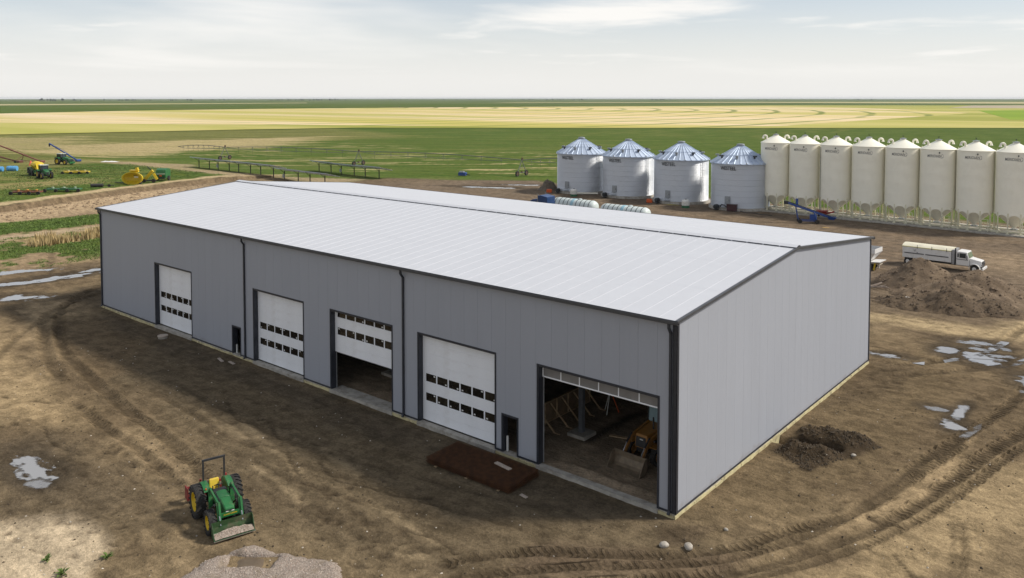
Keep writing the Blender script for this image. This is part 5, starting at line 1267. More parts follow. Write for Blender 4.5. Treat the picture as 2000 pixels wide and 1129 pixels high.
# ------------------------------------------------------------------ heaps
def heap(name, label, cat, x0, x1, y0, y1, res, fn, mat, kids=None):
    nx = int((x1-x0)/res)+1; ny = int((y1-y0)/res)+1
    X, Y = np.meshgrid(np.linspace(x0, x1, nx), np.linspace(y0, y1, ny)); g = terrain(X.ravel(), Y.ravel()).reshape(X.shape)
    h = fn(X, Y); Z = np.where(h > .0, g+h, g-.12+np.maximum(h, -.2))
    i = np.arange(X.size).reshape(X.shape)
    o = MB().add(np.stack([X, Y, Z], -1).reshape(-1, 3).tolist(), np.stack([i[:-1, :-1], i[:-1, 1:], i[1:, 1:], i[1:, :-1]], -1).reshape(-1, 4).tolist()).build(name, mat, None, 70)
    return tag(o, label, cat)
def soil_mat(name, ca, cb, cc_):
    m = bpy.data.materials.new(name); t = NT(m); b = t.bsdf; oc = t.coord()
    n = t.noise(oc, .5, 7, .6, .4); n2 = t.noise(oc, 5, 6, .65)
    c = t.mix(t.rng(n, .38, .62), ca, cb); c = t.mix(t.rng(n2, .52, .7, 0, .7), c, cc_)
    t.L.new(c, b.inputs['Base Color']); b.inputs['Roughness'].default_value = .95; b.inputs['Specular IOR Level'].default_value = .2
    t.L.new(t.bump(t.math('ADD', n2, t.noise(oc, 22, 4)), .8, .12), b.inputs['Normal']); return m
def pile1(x, y):
    n = fbm(x, y, .35, 4, 201)-.5; n2 = fbm(x, y, 1.4, 4, 203)-.5
    a = 3.3-.70*np.hypot((x+3.6)*.92, (y-60.3)*1.0); b = 2.55-.52*np.hypot((x-1.7)*.8, (y-60.6)*1.0)
    c = 2.0-.45*np.hypot((x-.5)*.7, (y-56.5))
    s = np.maximum(np.maximum(a, b), c); rd = .25*np.maximum(0, 1-np.abs(np.hypot(x+3.6, y-60.3)-1.2))
    return s+.6*n+.42*n2-.1
def pile2(x, y):
    n = fbm(x, y, .5, 4, 211)-.5; n2 = fbm(x, y, 1.8, 4, 213)-.5
    a = 1.9-.55*np.hypot((x-.9)*.85, (y-52.2)*1.0); b = 1.0-.34*np.hypot((x+2.0)*.8, (y-51.0)); c = 1.1-.36*np.hypot((x-4.2)*.8, (y-53.5))
    return np.maximum(np.maximum(a, b), c)+.55*n+.45*n2-.1
heap('dirt_pile', 'large brown dirt pile in front of the white grain truck', 'dirt pile', -12, 10, 50, 69, .2, pile1, soil_mat('loose_soil', (.155, .112, .074), (.225, .165, .108), (.115, .083, .055)))
heap('dirt_pile', 'smaller darker dirt pile with crumbled crest, nearer the wet ruts', 'dirt pile', -7, 9, 45.5, 58, .17, pile2, soil_mat('dark_loose_soil', (.105, .075, .049), (.155, .112, .072), (.072, .052, .035)))
GP = [(-13.3, -18.6), (-14.1, -16.6), (-13.5, -14.75), (-12.5, -14.0), (-11.7, -13.75), (-11.2, -13.2), (-10.1, -12.75), (-9.0, -12.8), (-8.2, -13.5), (-7.0, -14.0), (-5.5, -16.5), (-9, -20)]
def pile3(x, y):
    n = fbm(x, y, .9, 4, 221)-.5; m = inpoly(x.ravel(), y.ravel(), GP, .55, (n*1.3).ravel()).reshape(x.shape)
    c, s = math.cos(R(38)), math.sin(R(38)); X, Y = x+12.25, y+15.15; u, v = (X*c+Y*s)/1.15, (-X*s+Y*c)/.62
    hol = sst(np.maximum(np.abs(u), np.abs(v))+.5*n, 1.05, .7)
    ridge = .05*np.exp(-((np.hypot(u, v)-1.35)/.35)**2)+.20*fbm(x*.6+y*.5, y*.9-x*.4, .8, 3, 225)
    return m*(.07+ridge+.07*(fbm(x, y, 3.5, 3, 227)-.5))*(1-hol)-.05*hol*m-(1-m)*.12
heap('gravel_pile', 'pinkish grey gravel pile with scooped hollow in front of the tractor', 'gravel pile', -15.5, -5, -20.5, -12, .09, pile3, GRAVEL)
MB_ = MB().lathe([(.02, 0), (.5, .0), (.98, .01)], 20)
spill(-12.25, -15.15, 1.15, .95, .06, pm('wet_mud', (.13, .095, .06), .5, 0, .15, 2), 'mud_patch', 'brown mud filling the hollow of the gravel pile', 'mud', 31)
# ------------------------------------------------------------------ trucks
WHITE = pm('white_truck_paint', (.72, .71, .69), .35, 0, .04, 1, dirt=(.42, .37, .3), dirt_amt=.3, dirt_scale=1)
TARP = pm('cream_tarp', (.66, .62, .48), .7, 0, .08, 1, .3, 4)
STRIPE = pm('grey_stripe', (.10, .10, .105), .5)
t = empty('grain_truck', (-3.95, 72.2, tz(-3.4, 72.4)), R(-2.5), 'white grain truck with cream tarp parked behind the dirt piles', 'truck'); t.scale = (.89, .96, .97)
bx = MB().b2((-4.75, -1.2, .95), (1.25, 1.2, 2.35)).build('grain_box', WHITE, t, bev=.03)
for k in range(11): MB().b2((-4.7+k*.585, -1.235, .97), (-4.64+k*.585, -1.203, 2.33)).build('box_rib', WHITE, bx)
MB().b2((-4.5, -1.245, 1.5), (-2.05, -1.237, 1.62)).build('stripe', STRIPE, bx); MB().b2((-1.85, -1.245, 1.5), (.95, -1.237, 1.62)).build('stripe', STRIPE, bx)
MB().b2((-4.78, -1.26, 2.30), (1.28, -1.2, 2.38)).build('top_rail', pm('yellowed_rail', (.55, .5, .2), .5), bx)
MB().ext([(-1.24, 2.36), (1.24, 2.36), (.8, 2.58), (0, 2.68), (-.8, 2.58)], 'x', -4.8, 1.3).build('tarp', TARP, t, 50)
for x in (-2.9, -1.1, .7): MB().b2((x, -1.29, 2.2), (x+.05, -1.24, 2.62)).build('tarp_hook', DARK, bx)
# the mark on the box: a U over a short scrawl
mk = MB().bar((-3.3, -1.249, 2.12), (-3.24, -1.249, 1.86), .012, .05).bar((-3.24, -1.249, 1.86), (-3.1, -1.249, 1.86), .012, .05).bar((-3.1, -1.249, 1.86), (-3.06, -1.249, 2.14), .012, .05)
mk.bar((-2.95, -1.249, 1.76), (-2.82, -1.249, 1.7), .012, .05).bar((-2.82, -1.249, 1.7), (-2.9, -1.249, 1.62), .012, .04); mk.build('painted_mark', STRIPE, bx)
MB().b2((1.32, -1.15, .8), (1.62, 1.15, 2.5)).build('headboard', pm('bulkhead_grey', (.3, .3, .3), .5), t)
MB().cyl((1.72, -1.0, .7), (1.72, -1.0, 2.75), .08, n=10).build('exhaust_stack', DARK, t)
cab = MB().ext([(1.8, .75), (3.3, .75), (3.3, 1.65), (3.05, 2.35), (1.9, 2.4), (1.8, 2.3)], 'y', -1.05, 1.05).build('cab', WHITE, t, bev=.05)
MB().b2((2.2, -1.07, 1.65), (2.95, -1.055, 2.2)).build('side_window', WIN, cab); MB().b2((1.95, -1.07, 1.7), (2.12, -1.055, 2.15)).build('rear_window', WIN, cab)
MB().hexa([(3.30, -.92, 1.68), (3.325, -.92, 1.68), (3.325, .92, 1.68), (3.30, .92, 1.68)], [(3.09, -.85, 2.27), (3.115, -.85, 2.27), (3.115, .85, 2.27), (3.09, .85, 2.27)]).build('windscreen', pm('greenish_glass', (.14, .17, .11), .08), cab)
MB().b2((1.85, -1.07, 1.42), (3.2, -1.055, 1.50)).build('stripe', STRIPE, cab)
MB().bar((3.1, -1.2, 1.55), (3.1, -1.2, 2.0), .05, .16).build('mirror', DARK, cab)
MB().hexa([(3.32, -.88, .8), (4.72, -.82, .75), (4.72, .82, .75), (3.32, .88, .8)], [(3.32, -.82, 1.66), (4.66, -.7, 1.42), (4.66, .7, 1.42), (3.32, .82, 1.66)]).build('hood', WHITE, t, bev=.07)
MB().b2((4.73, -.55, .72), (4.76, .55, 1.36)).build('grille', DARK, t); MB().b2((4.78, -1.05, .42), (4.95, 1.05, .70)).build('bumper', WHITE, t, bev=.03)
for y in (-.7, .7): MB().cyl((4.72, y*1.02, 1.0), (4.8, y*1.02, 1.0), .11, n=12).build('headlight', CHROME, t)
for sg in (-1, 1):
    fm_ = MB()
    for k in range(7):
        a0 = math.pi*k/7; a1 = math.pi*(k+1)/7
        fm_.hexa([(3.95+.62*math.cos(a0), sg*.72, .5+.58*math.sin(a0)), (3.95+.62*math.cos(a1), sg*.72, .5+.58*math.sin(a1)), (3.95+.62*math.cos(a1), sg*1.14, .48+.58*math.sin(a1)), (3.95+.62*math.cos(a0), sg*1.14, .48+.58*math.sin(a0))],
                 [(3.95+.67*math.cos(a0), sg*.72, .5+.63*math.sin(a0)), (3.95+.67*math.cos(a1), sg*.72, .5+.63*math.sin(a1)), (3.95+.67*math.cos(a1), sg*1.14, .48+.63*math.sin(a1)), (3.95+.67*math.cos(a0), sg*1.14, .48+.63*math.sin(a0))])
    fm_.build('front_fender', WHITE, t)
MB().b2((-4.7, -.45, .6), (4.7, .45, .85)).build('chassis', DARK, t)
for x in (3.95, -2.9, -4.1):
    for y in (-.95, .95): w_ = MB().cyl((0, -.16, 0), (0, .16, 0), .48, n=20).build('wheel', TYRE, t, 40, loc=(x, y, .48)); MB().cyl((0, -.17, 0), (0, .17, 0), .24, n=14).build('rim', WHITE, w_, 40)
# farm wagon half hidden by the shed corner
t = empty('gravity_wagon', (-11.45, 66.0, tz(-11, 66)), R(-3), 'white gravity wagon half hidden by the shed corner', 'wagon')
MB().hexa([(-1.3, -.5, 1.0), (1.2, -.5, 1.0), (1.2, .5, 1.0), (-1.3, .5, 1.0)], [(-2.2, -1.25, 2.1), (2.0, -1.25, 2.1), (2.0, 1.25, 2.1), (-2.2, 1.25, 2.1)]).build('hopper', WHITE, t)
rim = MB().b2((-2.2, -1.25, 2.1), (2.0, -1.2, 2.6)).b2((-2.2, 1.2, 2.1), (2.0, 1.25, 2.6)).b2((-2.2, -1.2, 2.1), (-2.15, 1.2, 2.6)).b2((1.95, -1.2, 2.1), (2.0, 1.2, 2.6)); rim.build('side_boards', WHITE, t)
MB().b2((-2.1, -1.18, 2.0), (1.93, 1.18, 2.14)).build('shaded_inside', DARK, t)  # dark sheet that paints the shade inside the open hopper
MB().b2((-2.0, -.5, .72), (2.3, .5, .88)).build('frame', pm('faded_paint', (.5, .45, .36), .6), t)
MB().hexa([(1.3, -1.1, 1.0), (2.5, -1.1, 1.1), (2.5, 1.1, 1.1), (1.3, 1.1, 1.0)], [(1.3, -1.1, 1.06), (2.5, -1.1, 1.16), (2.5, 1.1, 1.16), (1.3, 1.1, 1.06)]).build('step_plate', WHITE, t)
for y in (-.8, .8): MB().bar((1.9, y, .95), (1.75, y, .1), .14).build('stand_leg', YELL if y < 0 else WHITE, t)
for x in (-1.4, 1.2):
    for y in (-.85, .85): MB().cyl((x, y-.13, .42), (x, y+.13, .42), .42, n=18).build('wheel', TYRE, t, 40)
# scrap wood by the piles
t = empty('scrap_lumber', (-6.9, 56.2, tz(-6.9, 56.2)), .3, 'tangle of scrap lumber between the shed corner and dirt pile', 'scrap wood')
for k in range(6):
    r_ = random.Random(k); a = r_.uniform(-.8, .8); MB().bar((-.9+.2*k, -.3+.1*k, .08), (-.9+.2*k+1.4*math.cos(a), -.3+.1*k+1.4*math.sin(a), .15+.3*r_.random()), .06, .14).build('timber', PALE, t)
t = empty('painted_board', (-3.0, 53.4, tz(-3, 53.4)+.1), .35, 'red and white board lying left of the smaller dirt pile', 'board')
MB().b2((-.7, -.08, 0), (.25, .08, .06)).build('white_part', STICK, t); MB().b2((.255, -.08, 0), (.6, .08, .06)).build('red_part', RED, t)
# ------------------------------------------------------------------ solar tables beyond the shed
PV = pm('solar_cells', (.012, .016, .035), .12, 0, .1, 2); ALU = pm('anodised_frame', (.42, .44, .47), .4, .6, .06)
BACK = pm('panel_backsheet', (.62, .66, .72), .5, 0, .05)
POST = pm('dark_post', (.055, .05, .048), .6, .3)
def solar_array(p0, p1, nsec, label, ht):
    p0, p1 = Vector(p0), Vector(p1); d = p1-p0; L = d.length; rz = math.atan2(d.y, d.x)
    t = empty('solar_array', (p0.x, p0.y, 0), rz, label, 'solar panels', 'ground-mounted solar arrays')
    gap = .25; sl = (L-gap*(nsec-1))/nsec; nm = max(6, round(sl/1.15)); mw = sl/nm
    # tables lean away: high edge near the viewer, low edge behind
    wd = 4.0; ang = R(-14)
    mod = MB().b2((0, 0, .02), (mw-.02, wd, .05)).mesh('module', PV); bk = MB().b2((0, 0, 0), (mw-.02, wd, .019)).mesh('backsheet', BACK)
    for s in range(nsec):
        x0 = s*(sl+gap); gz = tz(*(p0+d*((x0+sl/2)/L)).xy)
        zt = gz+ht-(.03 if s % 2 else 0)
        M = Matrix.Rotation(ang, 4, 'X')
        for k in range(nm):
            o = inst(mod, 'module', t, (x0+k*mw, -1.6, zt), (ang, 0, 0)); inst(bk, 'backsheet', o)
        fr = MB()
        for y in (.0, wd-.06): fr.b2((x0, y, -.09), (x0+sl, y+.06, -.002))
        fr.build('edge_rail', ALU, t, loc=(0, -1.6, zt), rot=(ang, 0, 0))
        for y in (.9, 2.9): MB().b2((x0, y-.05, -.16), (x0+sl, y+.05, -.06)).build('purlin', ALU, t, loc=(0, -1.6, zt), rot=(ang, 0, 0))
        for f in (.22, .78):
            x = x0+sl*f; q = p0+d*(x/L); g = tz(q.x, q.y)
            MB().b2((x-.09, -.16, g-.4), (x+.09, .02, zt-.75)).build('post', POST, t)
            MB().bar((x, -.08, zt-1.3), (x, -1.3, zt-.22), .08).build('strut', POST, t)
        if s in (1, 4): MB().b2((x0+sl*.22-.35, -.42, gz+.6), (x0+sl*.22+.35, -.18, gz+1.5)).build('inverter_box', GREYP, t)
    return t
solar_array((-198.5, 85.0, 0), (-132.0, 81.3, 0), 6, 'long solar array just behind the far left end of the roof', 3.0)
solar_array((-167.5, 103.0, 0), (-135.0, 100.0, 0), 3, 'shorter solar array standing behind the long one', 3.0)
# ------------------------------------------------------------------ centre-pivot sprinkler
PIV = pm('weathered_galvanised', (.19, .19, .18), .5, .5, .15, 2); RUSTY = pm('rusty_drive', (.10, .06, .035), .7, .2, .2)
def pivot_tower(name='pivot_tower'):
    t = empty(name)
    for x in (-2.1, 2.1):
        MB().bar((x, 0, .75), (0, 0, 4.1), .14).build('leg', PIV, t)
        w_ = MB().lathe([(.42, -.16), (.68, -.19), (.72, 0), (.68, .19), (.42, .16)], 20, Matrix.Rotation(math.pi/2, 3, 'X')).build('wheel', TYRE, t, 40, loc=(x, 0, .70))
        MB().cyl((0, -.12, 0), (0, .12, 0), .44, n=14).build('rim', RUSTY, w_)
    MB().bar((-2.1, 0, .85), (2.1, 0, .85), .16).build('base_beam', PIV, t)
    MB().bar((-1.25, 0, 2.2), (1.25, 0, 2.2), .08).build('cross_tie', PIV, t)
    MB().box((0, 0, 1.05), (.5, .35, .35)).build('drive_motor', RUSTY, t)
    MB().box((.2, 0, 4.45), (.4, .3, .55)).build('control_box', RUSTY, t)
    return t
TW = [(-223.8, 109.2), (-172.6, 122.6), (-114.5, 128.5)]
pt = pivot_tower()
for k, (x, y) in enumerate(TW):
    o = pt if k == 0 else copy_tree(pt)
    a = math.atan2(TW[min(k+1, 2)][1]-TW[max(k-1, 0)][1], TW[min(k+1, 2)][0]-TW[max(k-1, 0)][0])
    o.location = (x, y, tz(x, y)); o.rotation_euler.z = a+math.pi/2
    tag(o, ['wheeled pivot irrigation tower beyond the left end of the long solar array', 'wheeled pivot irrigation tower right behind the shorter solar array', 'pivot irrigation tower left of the silver bins'][k], 'irrigation tower', 'pivot irrigation towers')
def span(a, b, label):
    a, b = Vector(a), Vector(b); t = empty('irrigation_span', a, 0, label, 'irrigation pipe', 'pivot irrigation spans')
    d = b-a; n = 9; top = [d*(k/n)+Vector((0, 0, .55*math.sin(math.pi*k/n))) for k in range(n+1)]
    MB().tube(top, .10, 8).build('pipe', PIV, t, 50)
    side = Vector((-d.y, d.x, 0)).normalized()
    low = [d*(k/n)+Vector((0, 0, .55*math.sin(math.pi*k/n)-1.15*math.sin(math.pi*k/n)**.5)) for k in range(n+1)]
    for sg in (-.55, .55):
        MB().tube([p+side*sg*math.sin(math.pi*k/n)**.5 for k, p in enumerate(low)], .03, 5).build('truss_rod', PIV, t)
    for k in range(1, n):
        mb = MB()
        for sg in (-.55, .55): mb.bar(top[k], low[k]+side*sg*math.sin(math.pi*k/n)**.5, .05)
        mb.bar(low[k]+side*.55*math.sin(math.pi*k/n)**.5, low[k]-side*.55*math.sin(math.pi*k/n)**.5, .05); mb.build('truss_brace', PIV, t)
        MB().tube([top[k], top[k]+Vector((0, 0, -2.1))], .02, 5).build('drop_hose', DARK, t)
def zz(p, h=4.1): return (p[0], p[1], tz(*p)+h)
span(zz(TW[0]), zz(TW[1]), 'pipe span between the two left irrigation towers')
span(zz(TW[1]), zz(TW[2]), 'pipe span between the two right irrigation towers')
span(zz((-246.0, 105.0), 3.7), zz(TW[0]), 'short overhanging pipe end left of the leftmost irrigation tower')
span(zz(TW[2]), zz((-96, 140)), 'pipe span running behind the leftmost silver bin')
# pivot far away in the pale field: a row of specks
q0, q1 = Vector((-1500, 1010, .1)), Vector((-1040, 1370, .1))
for k in range(8):
    o = copy_tree(pt); p = q0.lerp(q1, k/7); o.location = p; o.rotation_euler.z = R(130); o['label'] = 'tiny dark irrigation tower on the far pale field'; o['group'] = 'irrigation towers on the far field'
# ------------------------------------------------------------------ machinery parked on the higher field
def big_tractor(name, loc, rz, label, front_loader=False):
    t = empty(name, loc, rz, label, 'tractor')
    wheel(t, (0, -1.15, .98), .98, .6, YELL, 16); wheel(t, (0, 1.15, .98), .98, .6, YELL, 16)
    wheel(t, (2.9, -1.0, .75), .75, .45, YELL, 16); wheel(t, (2.9, 1.0, .75), .75, .45, YELL, 16)
    MB().ext([(-.6, .7), (3.4, .65), (3.4, 1.1), (-.6, 1.3)], 'y', -.4, .4).build('chassis', BLACKP, t)
    h = MB().hexa([(1.05, -.55, 1.1), (3.75, -.45, 1.0), (3.75, .45, 1.0), (1.05, .55, 1.1)], [(1.05, -.52, 2.15), (3.55, -.4, 1.8), (3.55, .4, 1.8), (1.05, .52, 2.15)]).build('hood', GREEN, t, bev=.1)
    MB().box((3.72, 0, 1.35), (.08, .6, .45)).build('grille', BLACKP, h)
    MB().b2((-.9, -.8, 1.3), (1.0, .8, 1.65)).build('cab_base', GREEN, t, bev=.05)
    c = MB().hexa([(-.85, -.78, 1.655), (.98, -.72, 1.655), (.98, .72, 1.655), (-.85, .78, 1.655)], [(-.7, -.75, 2.9), (.75, -.7, 2.9), (.75, .7, 2.9), (-.7, .75, 2.9)]).build('cab_glass', WIN, t)
    for x, y in ((-.83, -.79), (.96, -.73), (-.83, .79), (.96, .73)): MB().bar((x, y, 1.6), (x*.8, y*.97, 2.95), .1).build('cab_post', BLACKP, c)
    MB().b2((-.95, -.88, 2.92), (.95, .88, 3.1)).build('cab_roof', pm('pale_roof', (.45, .47, .42), .5), t, bev=.06)
    for sg in (-1, 1): MB().ext([(-1.0, 1.75), (-.6, 2.05), (.5, 2.08), (.95, 1.8), (.9, 1.72), (.45, 1.98), (-.55, 1.96), (-.9, 1.68)], 'y', sg*.85, sg*1.5).build('fender', GREEN, t)
    MB().cyl((1.3, -.55, 1.9), (1.3, -.6, 3.1), .07, n=8).build('exhaust', BLACKP, t)
    if front_loader: MB().b2((4.0, -.8, .4), (4.6, .8, .9)).bar((1.5, -.7, 1.9), (4.0, -.7, .7), .14).bar((1.5, .7, 1.9), (4.0, .7, .7), .14).build('front_weights', GREEN, t)
    return t
def gz(p): return (p[0], p[1], tz(*p))
big_tractor('farm_tractor', gz((-187.4, 41.2)), R(-8), 'green farm tractor with yellow wheels hitched to the yellow-topped seed cart')
big_tractor('farm_tractor', gz((-226.0, 60.0)), R(15), 'green farm tractor parked behind the yellow seed cart', True)
# air cart: yellow tanks over a green frame
t = empty('seed_cart', gz((-194.5, 42.5)), R(-10), 'seed cart with bright yellow tanks on dark green frame behind the tractor', 'seed cart')
for x in (-1.7, .9): MB().hexa([(x-.7, -.6, 1.5), (x+.7, -.6, 1.5), (x+.7, .6, 1.5), (x-.7, .6, 1.5)], [(x-1.25, -1.2, 2.7), (x+1.25, -1.2, 2.7), (x+1.25, 1.2, 2.7), (x-1.25, 1.2, 2.7)]).ball((x, 0, 2.7), (1.25, 1.2, .75), 14, 6, 0.0).build('tank', YELL, t, 40)
MB().b2((-3.4, -1.2, 1.0), (2.6, 1.2, 1.45)).build('frame', GREEN, t); MB().b2((-3.2, -1.35, .7), (2.0, -1.25, 1.9)).build('side_panel', pm('dark_green_paint', (.015, .06, .025), .5), t)
MB().bar((2.6, 0, 1.1), (5.4, 0, .8), .16).build('drawbar', GREEN, t)
MB().bar((2.0, -.6, 3.0), (3.4, -.6, 1.6), .3).build('loading_auger', YELL, t); MB().b2((-3.9, -1.6, .5), (-3.4, 1.6, 1.9)).build('tool_bar', DARK, t)
for x in (-2.0, 1.2):
    for y in (-1.3, 1.3): MB().cyl((x, y-.25, .75), (x, y+.25, .75), .75, n=18).build('wheel', TYRE, t, 40)
def auger(base, top, c, label, wheels=True, name='grain_auger'):
    base, top = Vector(base), Vector(top); t = empty(name, base, 0, label, 'auger', 'grain augers'); d = top-base
    MB().cyl((0, 0, .25), d, .2, n=10).build('tube', c, t, 40); MB().cyl(d, d+Vector((0, 0, -.9)), .24, .2, n=10).build('spout', DARK, t, 40)
    MB().box((0, 0, .4), (1.6, 1.2, .6)).build('intake_hopper', c, t, bev=.05)
    m = d*.42; s = Vector((-d.y, d.x, 0)).normalized()
    for sg in (-1.4, 1.4):
        MB().bar(m, Vector((m.x, m.y, .5))+s*sg+Vector((d.x, d.y, 0))*.12, .12).bar(Vector((0, 0, .4)), Vector((m.x, m.y, .5))+s*sg+Vector((d.x, d.y, 0))*.12, .1).build('undercarriage', c, t)
        q = Vector((m.x, m.y, .36))+s*sg+Vector((d.x, d.y, 0))*.12
        MB().cyl(q-s*.12, q+s*.12, .38, n=14).build('wheel', TYRE, t, 40)
    MB().bar(d*.2+Vector((0, 0, .2)), d*.5+Vector((0, 0, .75)), .06).bar(d*.5+Vector((0, 0, .75)), d*.85+Vector((0, 0, .2)), .06).build('truss', c, t)
BLA = pm('pale_blue_steel', (.26, .33, .52), .4, .2, .1); RDA = pm('faded_red_steel', (.20, .075, .055), .55, .1, .15)
auger(gz((-232.2, 67.0)), (-241.0, 62.6, 6.4), CBL, 'blue grain auger raised above the parked tractors')
auger(gz((-236.0, 58.6)), (-246.5, 50.9, 6.3), RDA, 'faded red grain auger left of the tractor, rising to the left')
auger(gz((-241.0, 54.6)), (-254.0, 46.2, 4.8), RDA, 'faded red grain auger at the left edge')
# brush cutters, rakes and the rest
def mower(name, loc, rz, c1, c2, label, L=5.2):
    t = empty(name, loc, rz, label, 'mower')
    for k, x in enumerate((-L/3, 0, L/3)):
        MB().b2((x-L/6+.04, -.9, .35), (x+L/6-.04, .9, .62)).build('deck', c1, t, bev=.04)
        MB().cyl((x, 0, .62), (x, 0, .95), .3, .22, n=12).build('gearbox', c2, t, 30)
    MB().bar((-L/2, -.7, .8), (L/2, -.7, .8), .14).build('tool_bar', c1, t); MB().bar((0, .2, .7), (2.6, .2, .55), .16).build('drawbar', c1, t)
    for x in (-L/2, -L/6, L/6, L/2):
        for y in (-1.1,): MB().cyl((x, y-.12, .34), (x, y+.12, .34), .34, n=14).build('wheel', TYRE, t, 40)
    MB().b2((-.6, -.5, .64), (.6, .3, .8)).build('cover', c2, t)
mower('rotary_mower', gz((-154.6, 26.2)), R(42), pm('rusty_red_paint', (.17, .06, .03), .7, 0, .3, 2), pm('dull_orange', (.5, .24, .03), .6), 'low rust-red mower nearest the bank, with orange gearboxes')
mower('rotary_mower', gz((-153.4, 32.4)), R(44), GREEN, pm('pale_green_panel', (.35, .42, .30), .5), 'low green mower with pale top panels beside the rust-red one', 6.4)
mower('rotary_mower', gz((-192.5, 50.6)), R(46), YELL, pm('pale_yellow_panel', (.5, .45, .28), .5), 'low yellow implement right of the green tractor and seed cart', 5.8)
t = empty('log_roller', gz((-156.3, 41.0)), R(48), 'dark roller on a thin frame between green mower and yellow bowl', 'roller')
MB().cyl((-2.2, 0, .4), (.2, 0, .4), .34, n=14).build('drum', POST, t, 40); MB().bar((.2, 0, .4), (2.4, .1, .35), .14).build('drawbar', POST, t); MB().cyl((1.4, -.12, .3), (1.4, .12, .3), .3, n=12).build('wheel', TYRE, t)
# yellow bowl-shaped machine, open side to the camera
t = empty('yellow_scoop', gz((-157.0, 47.6)), R(-52), 'big yellow bowl-shaped scoop standing on the bank top, open towards the shed', 'scoop')
M = Matrix.Rotation(math.pi/2, 3, 'Y')
sc_ = MB(); n = 20; m = 7
def bowl(rr, off):
    P = []
    for k in range(m+1):
        ph = math.pi/2*k/m
        for i in range(n): a = 2*math.pi*i/n; P.append((-rr*1.0*math.sin(ph)*1.1+off, rr*1.45*math.cos(ph)*math.cos(a)*(1.0), 1.35+rr*.85*math.cos(ph)*math.sin(a)*(1.0 if math.sin(a) > 0 else 1.05)))
    return P, [(k*n+i, k*n+(i+1) % n, (k+1)*n+(i+1) % n, (k+1)*n+i) for k in range(m) for i in range(n)]
sc_.add(*bowl(1.62, 0)); sc_.add(*bowl(1.42, -.02)); sc_.add([(0, 1.62*1.45*math.cos(2*math.pi*i/n), 1.35+1.62*.85*math.sin(2*math.pi*i/n)) for i in range(n)]+[(0, 1.42*1.45*math.cos(2*math.pi*i/n), 1.35+1.42*.85*math.sin(2*math.pi*i/n)) for i in range(n)], [(i, (i+1) % n, n+(i+1) % n, n+i) for i in range(n)])
sc_.build('bowl', YELL, t, 40)
MB().box((-1.46, .2, 1.5), (.04, .9, .3)).build('name_plate', STICK, t); MB().box((-1.40, .1, 2.0), (.1, .9, .35)).build('dark_slot', DARK, t)
MB().hexa([(-1.2, -.4, 2.6), (-.4, -.4, 2.6), (-.4, .4, 2.6), (-1.2, .4, 2.6)], [(-1.5, -.75, 3.1), (-.1, -.75, 3.1), (-.1, 1.2, 3.1), (-1.5, 1.2, 3.1)]).build('top_hopper', YELL, t)
MB().bar((-.8, .9, 2.6), (-.8, .7, 3.6), .5).build('chute', YELL, t)
for y in (-1.4, 1.4): MB().cyl((-1.0, y-.15, .3), (-1.0, y+.15, .3), .4, n=14).build('wheel', TYRE, t)
MB().bar((-1.0, -1.6, .3), (-1.2, -4.4, .35), .18).build('drawbar', POST, t)
t = empty('yellow_loader_arm', gz((-158.6, 52.3)), R(40), 'yellow tilted implement between the scoop and the green baler', 'implement')
MB().bar((-1.2, 0, .5), (.7, 0, 2.6), .5, .6).build('boom', YELL, t); MB().bar((.6, 0, 2.5), (-.5, 0, 3.5), .16).build('stay', DARK, t); MB().bar((-1.3, -.5, .4), (1.3, -.5, .4), .2).build('frame_bar', DARK, t); MB().bar((-1.3, .5, .4), (1.3, .5, .4), .2).build('frame_bar', DARK, t)
for x in (-1.0, 1.1): MB().cyl((x, -.75, .4), (x, -.5, .4), .42, n=14).build('wheel', TYRE, t)
MB().bar((.8, .1, 2.0), (1.5, .3, .6), .35, .5).build('side_chute', YELL, t)
t = empty('round_baler', gz((-160.6, 56.4)), R(-50), 'boxy green baler at the right end of the machinery row', 'baler')
MB().ext([(-1.3, .7), (1.3, .7), (1.45, 1.6), (1.2, 2.5), (.4, 2.8), (-.8, 2.75), (-1.4, 2.2)], 'y', -1.1, 1.1).build('bale_chamber', GREEN, t, 30, bev=.06)
MB().b2((1.42, -.95, 1.45), (1.5, .95, 1.75)).build('pale_panel', pm('pale_green_panel', (.35, .42, .30), .5), t); MB().box((1.5, 0, 1.2), (.1, .5, .3)).build('warning_plate', ORANGE, t); MB().b2((1.3, -1.0, .5), (1.6, 1.0, .8)).build('pickup', DARK, t)
for y in (-1.25, 1.25): MB().cyl((0, y-.15, .55), (0, y+.15, .55), .55, n=16).build('wheel', TYRE, t, 40)
MB().bar((-1.3, 0, .7), (-3.2, 0, .55), .18).build('drawbar', GREEN, t)
LB2 = pm('sky_blue_plastic', (.10, .32, .58), .45, 0, .1)
for k, (x, y) in enumerate([(-215.0, 40.6), (-213.6, 43.4)]):
    t = empty('blue_drum', gz((x, y)), R(45), ['sky blue drum lying at the left edge, left one', 'sky blue drum lying at the left edge, right one'][k], 'drum', 'blue drums by the left edge')
    MB().lathe([(.02, -1.2), (.62, -1.2), (.66, -1.1), (.66, 1.1), (.62, 1.2), (.02, 1.2)], 20, Matrix.Rotation(math.pi/2, 3, 'Y')).build('body', LB2, t, 40, loc=(0, 0, .62))
    for x2 in (-.5, .5): MB().lathe([(.665, -.06), (.70, 0), (.665, .06)], 20, Matrix.Rotation(math.pi/2, 3, 'Y')).build('hoop', LB2, t, loc=(x2, 0, .62))
t = empty('orange_cone', gz((-228.5, 53.0)), 0, 'orange-red cone on the grass by the red augers', 'cone')
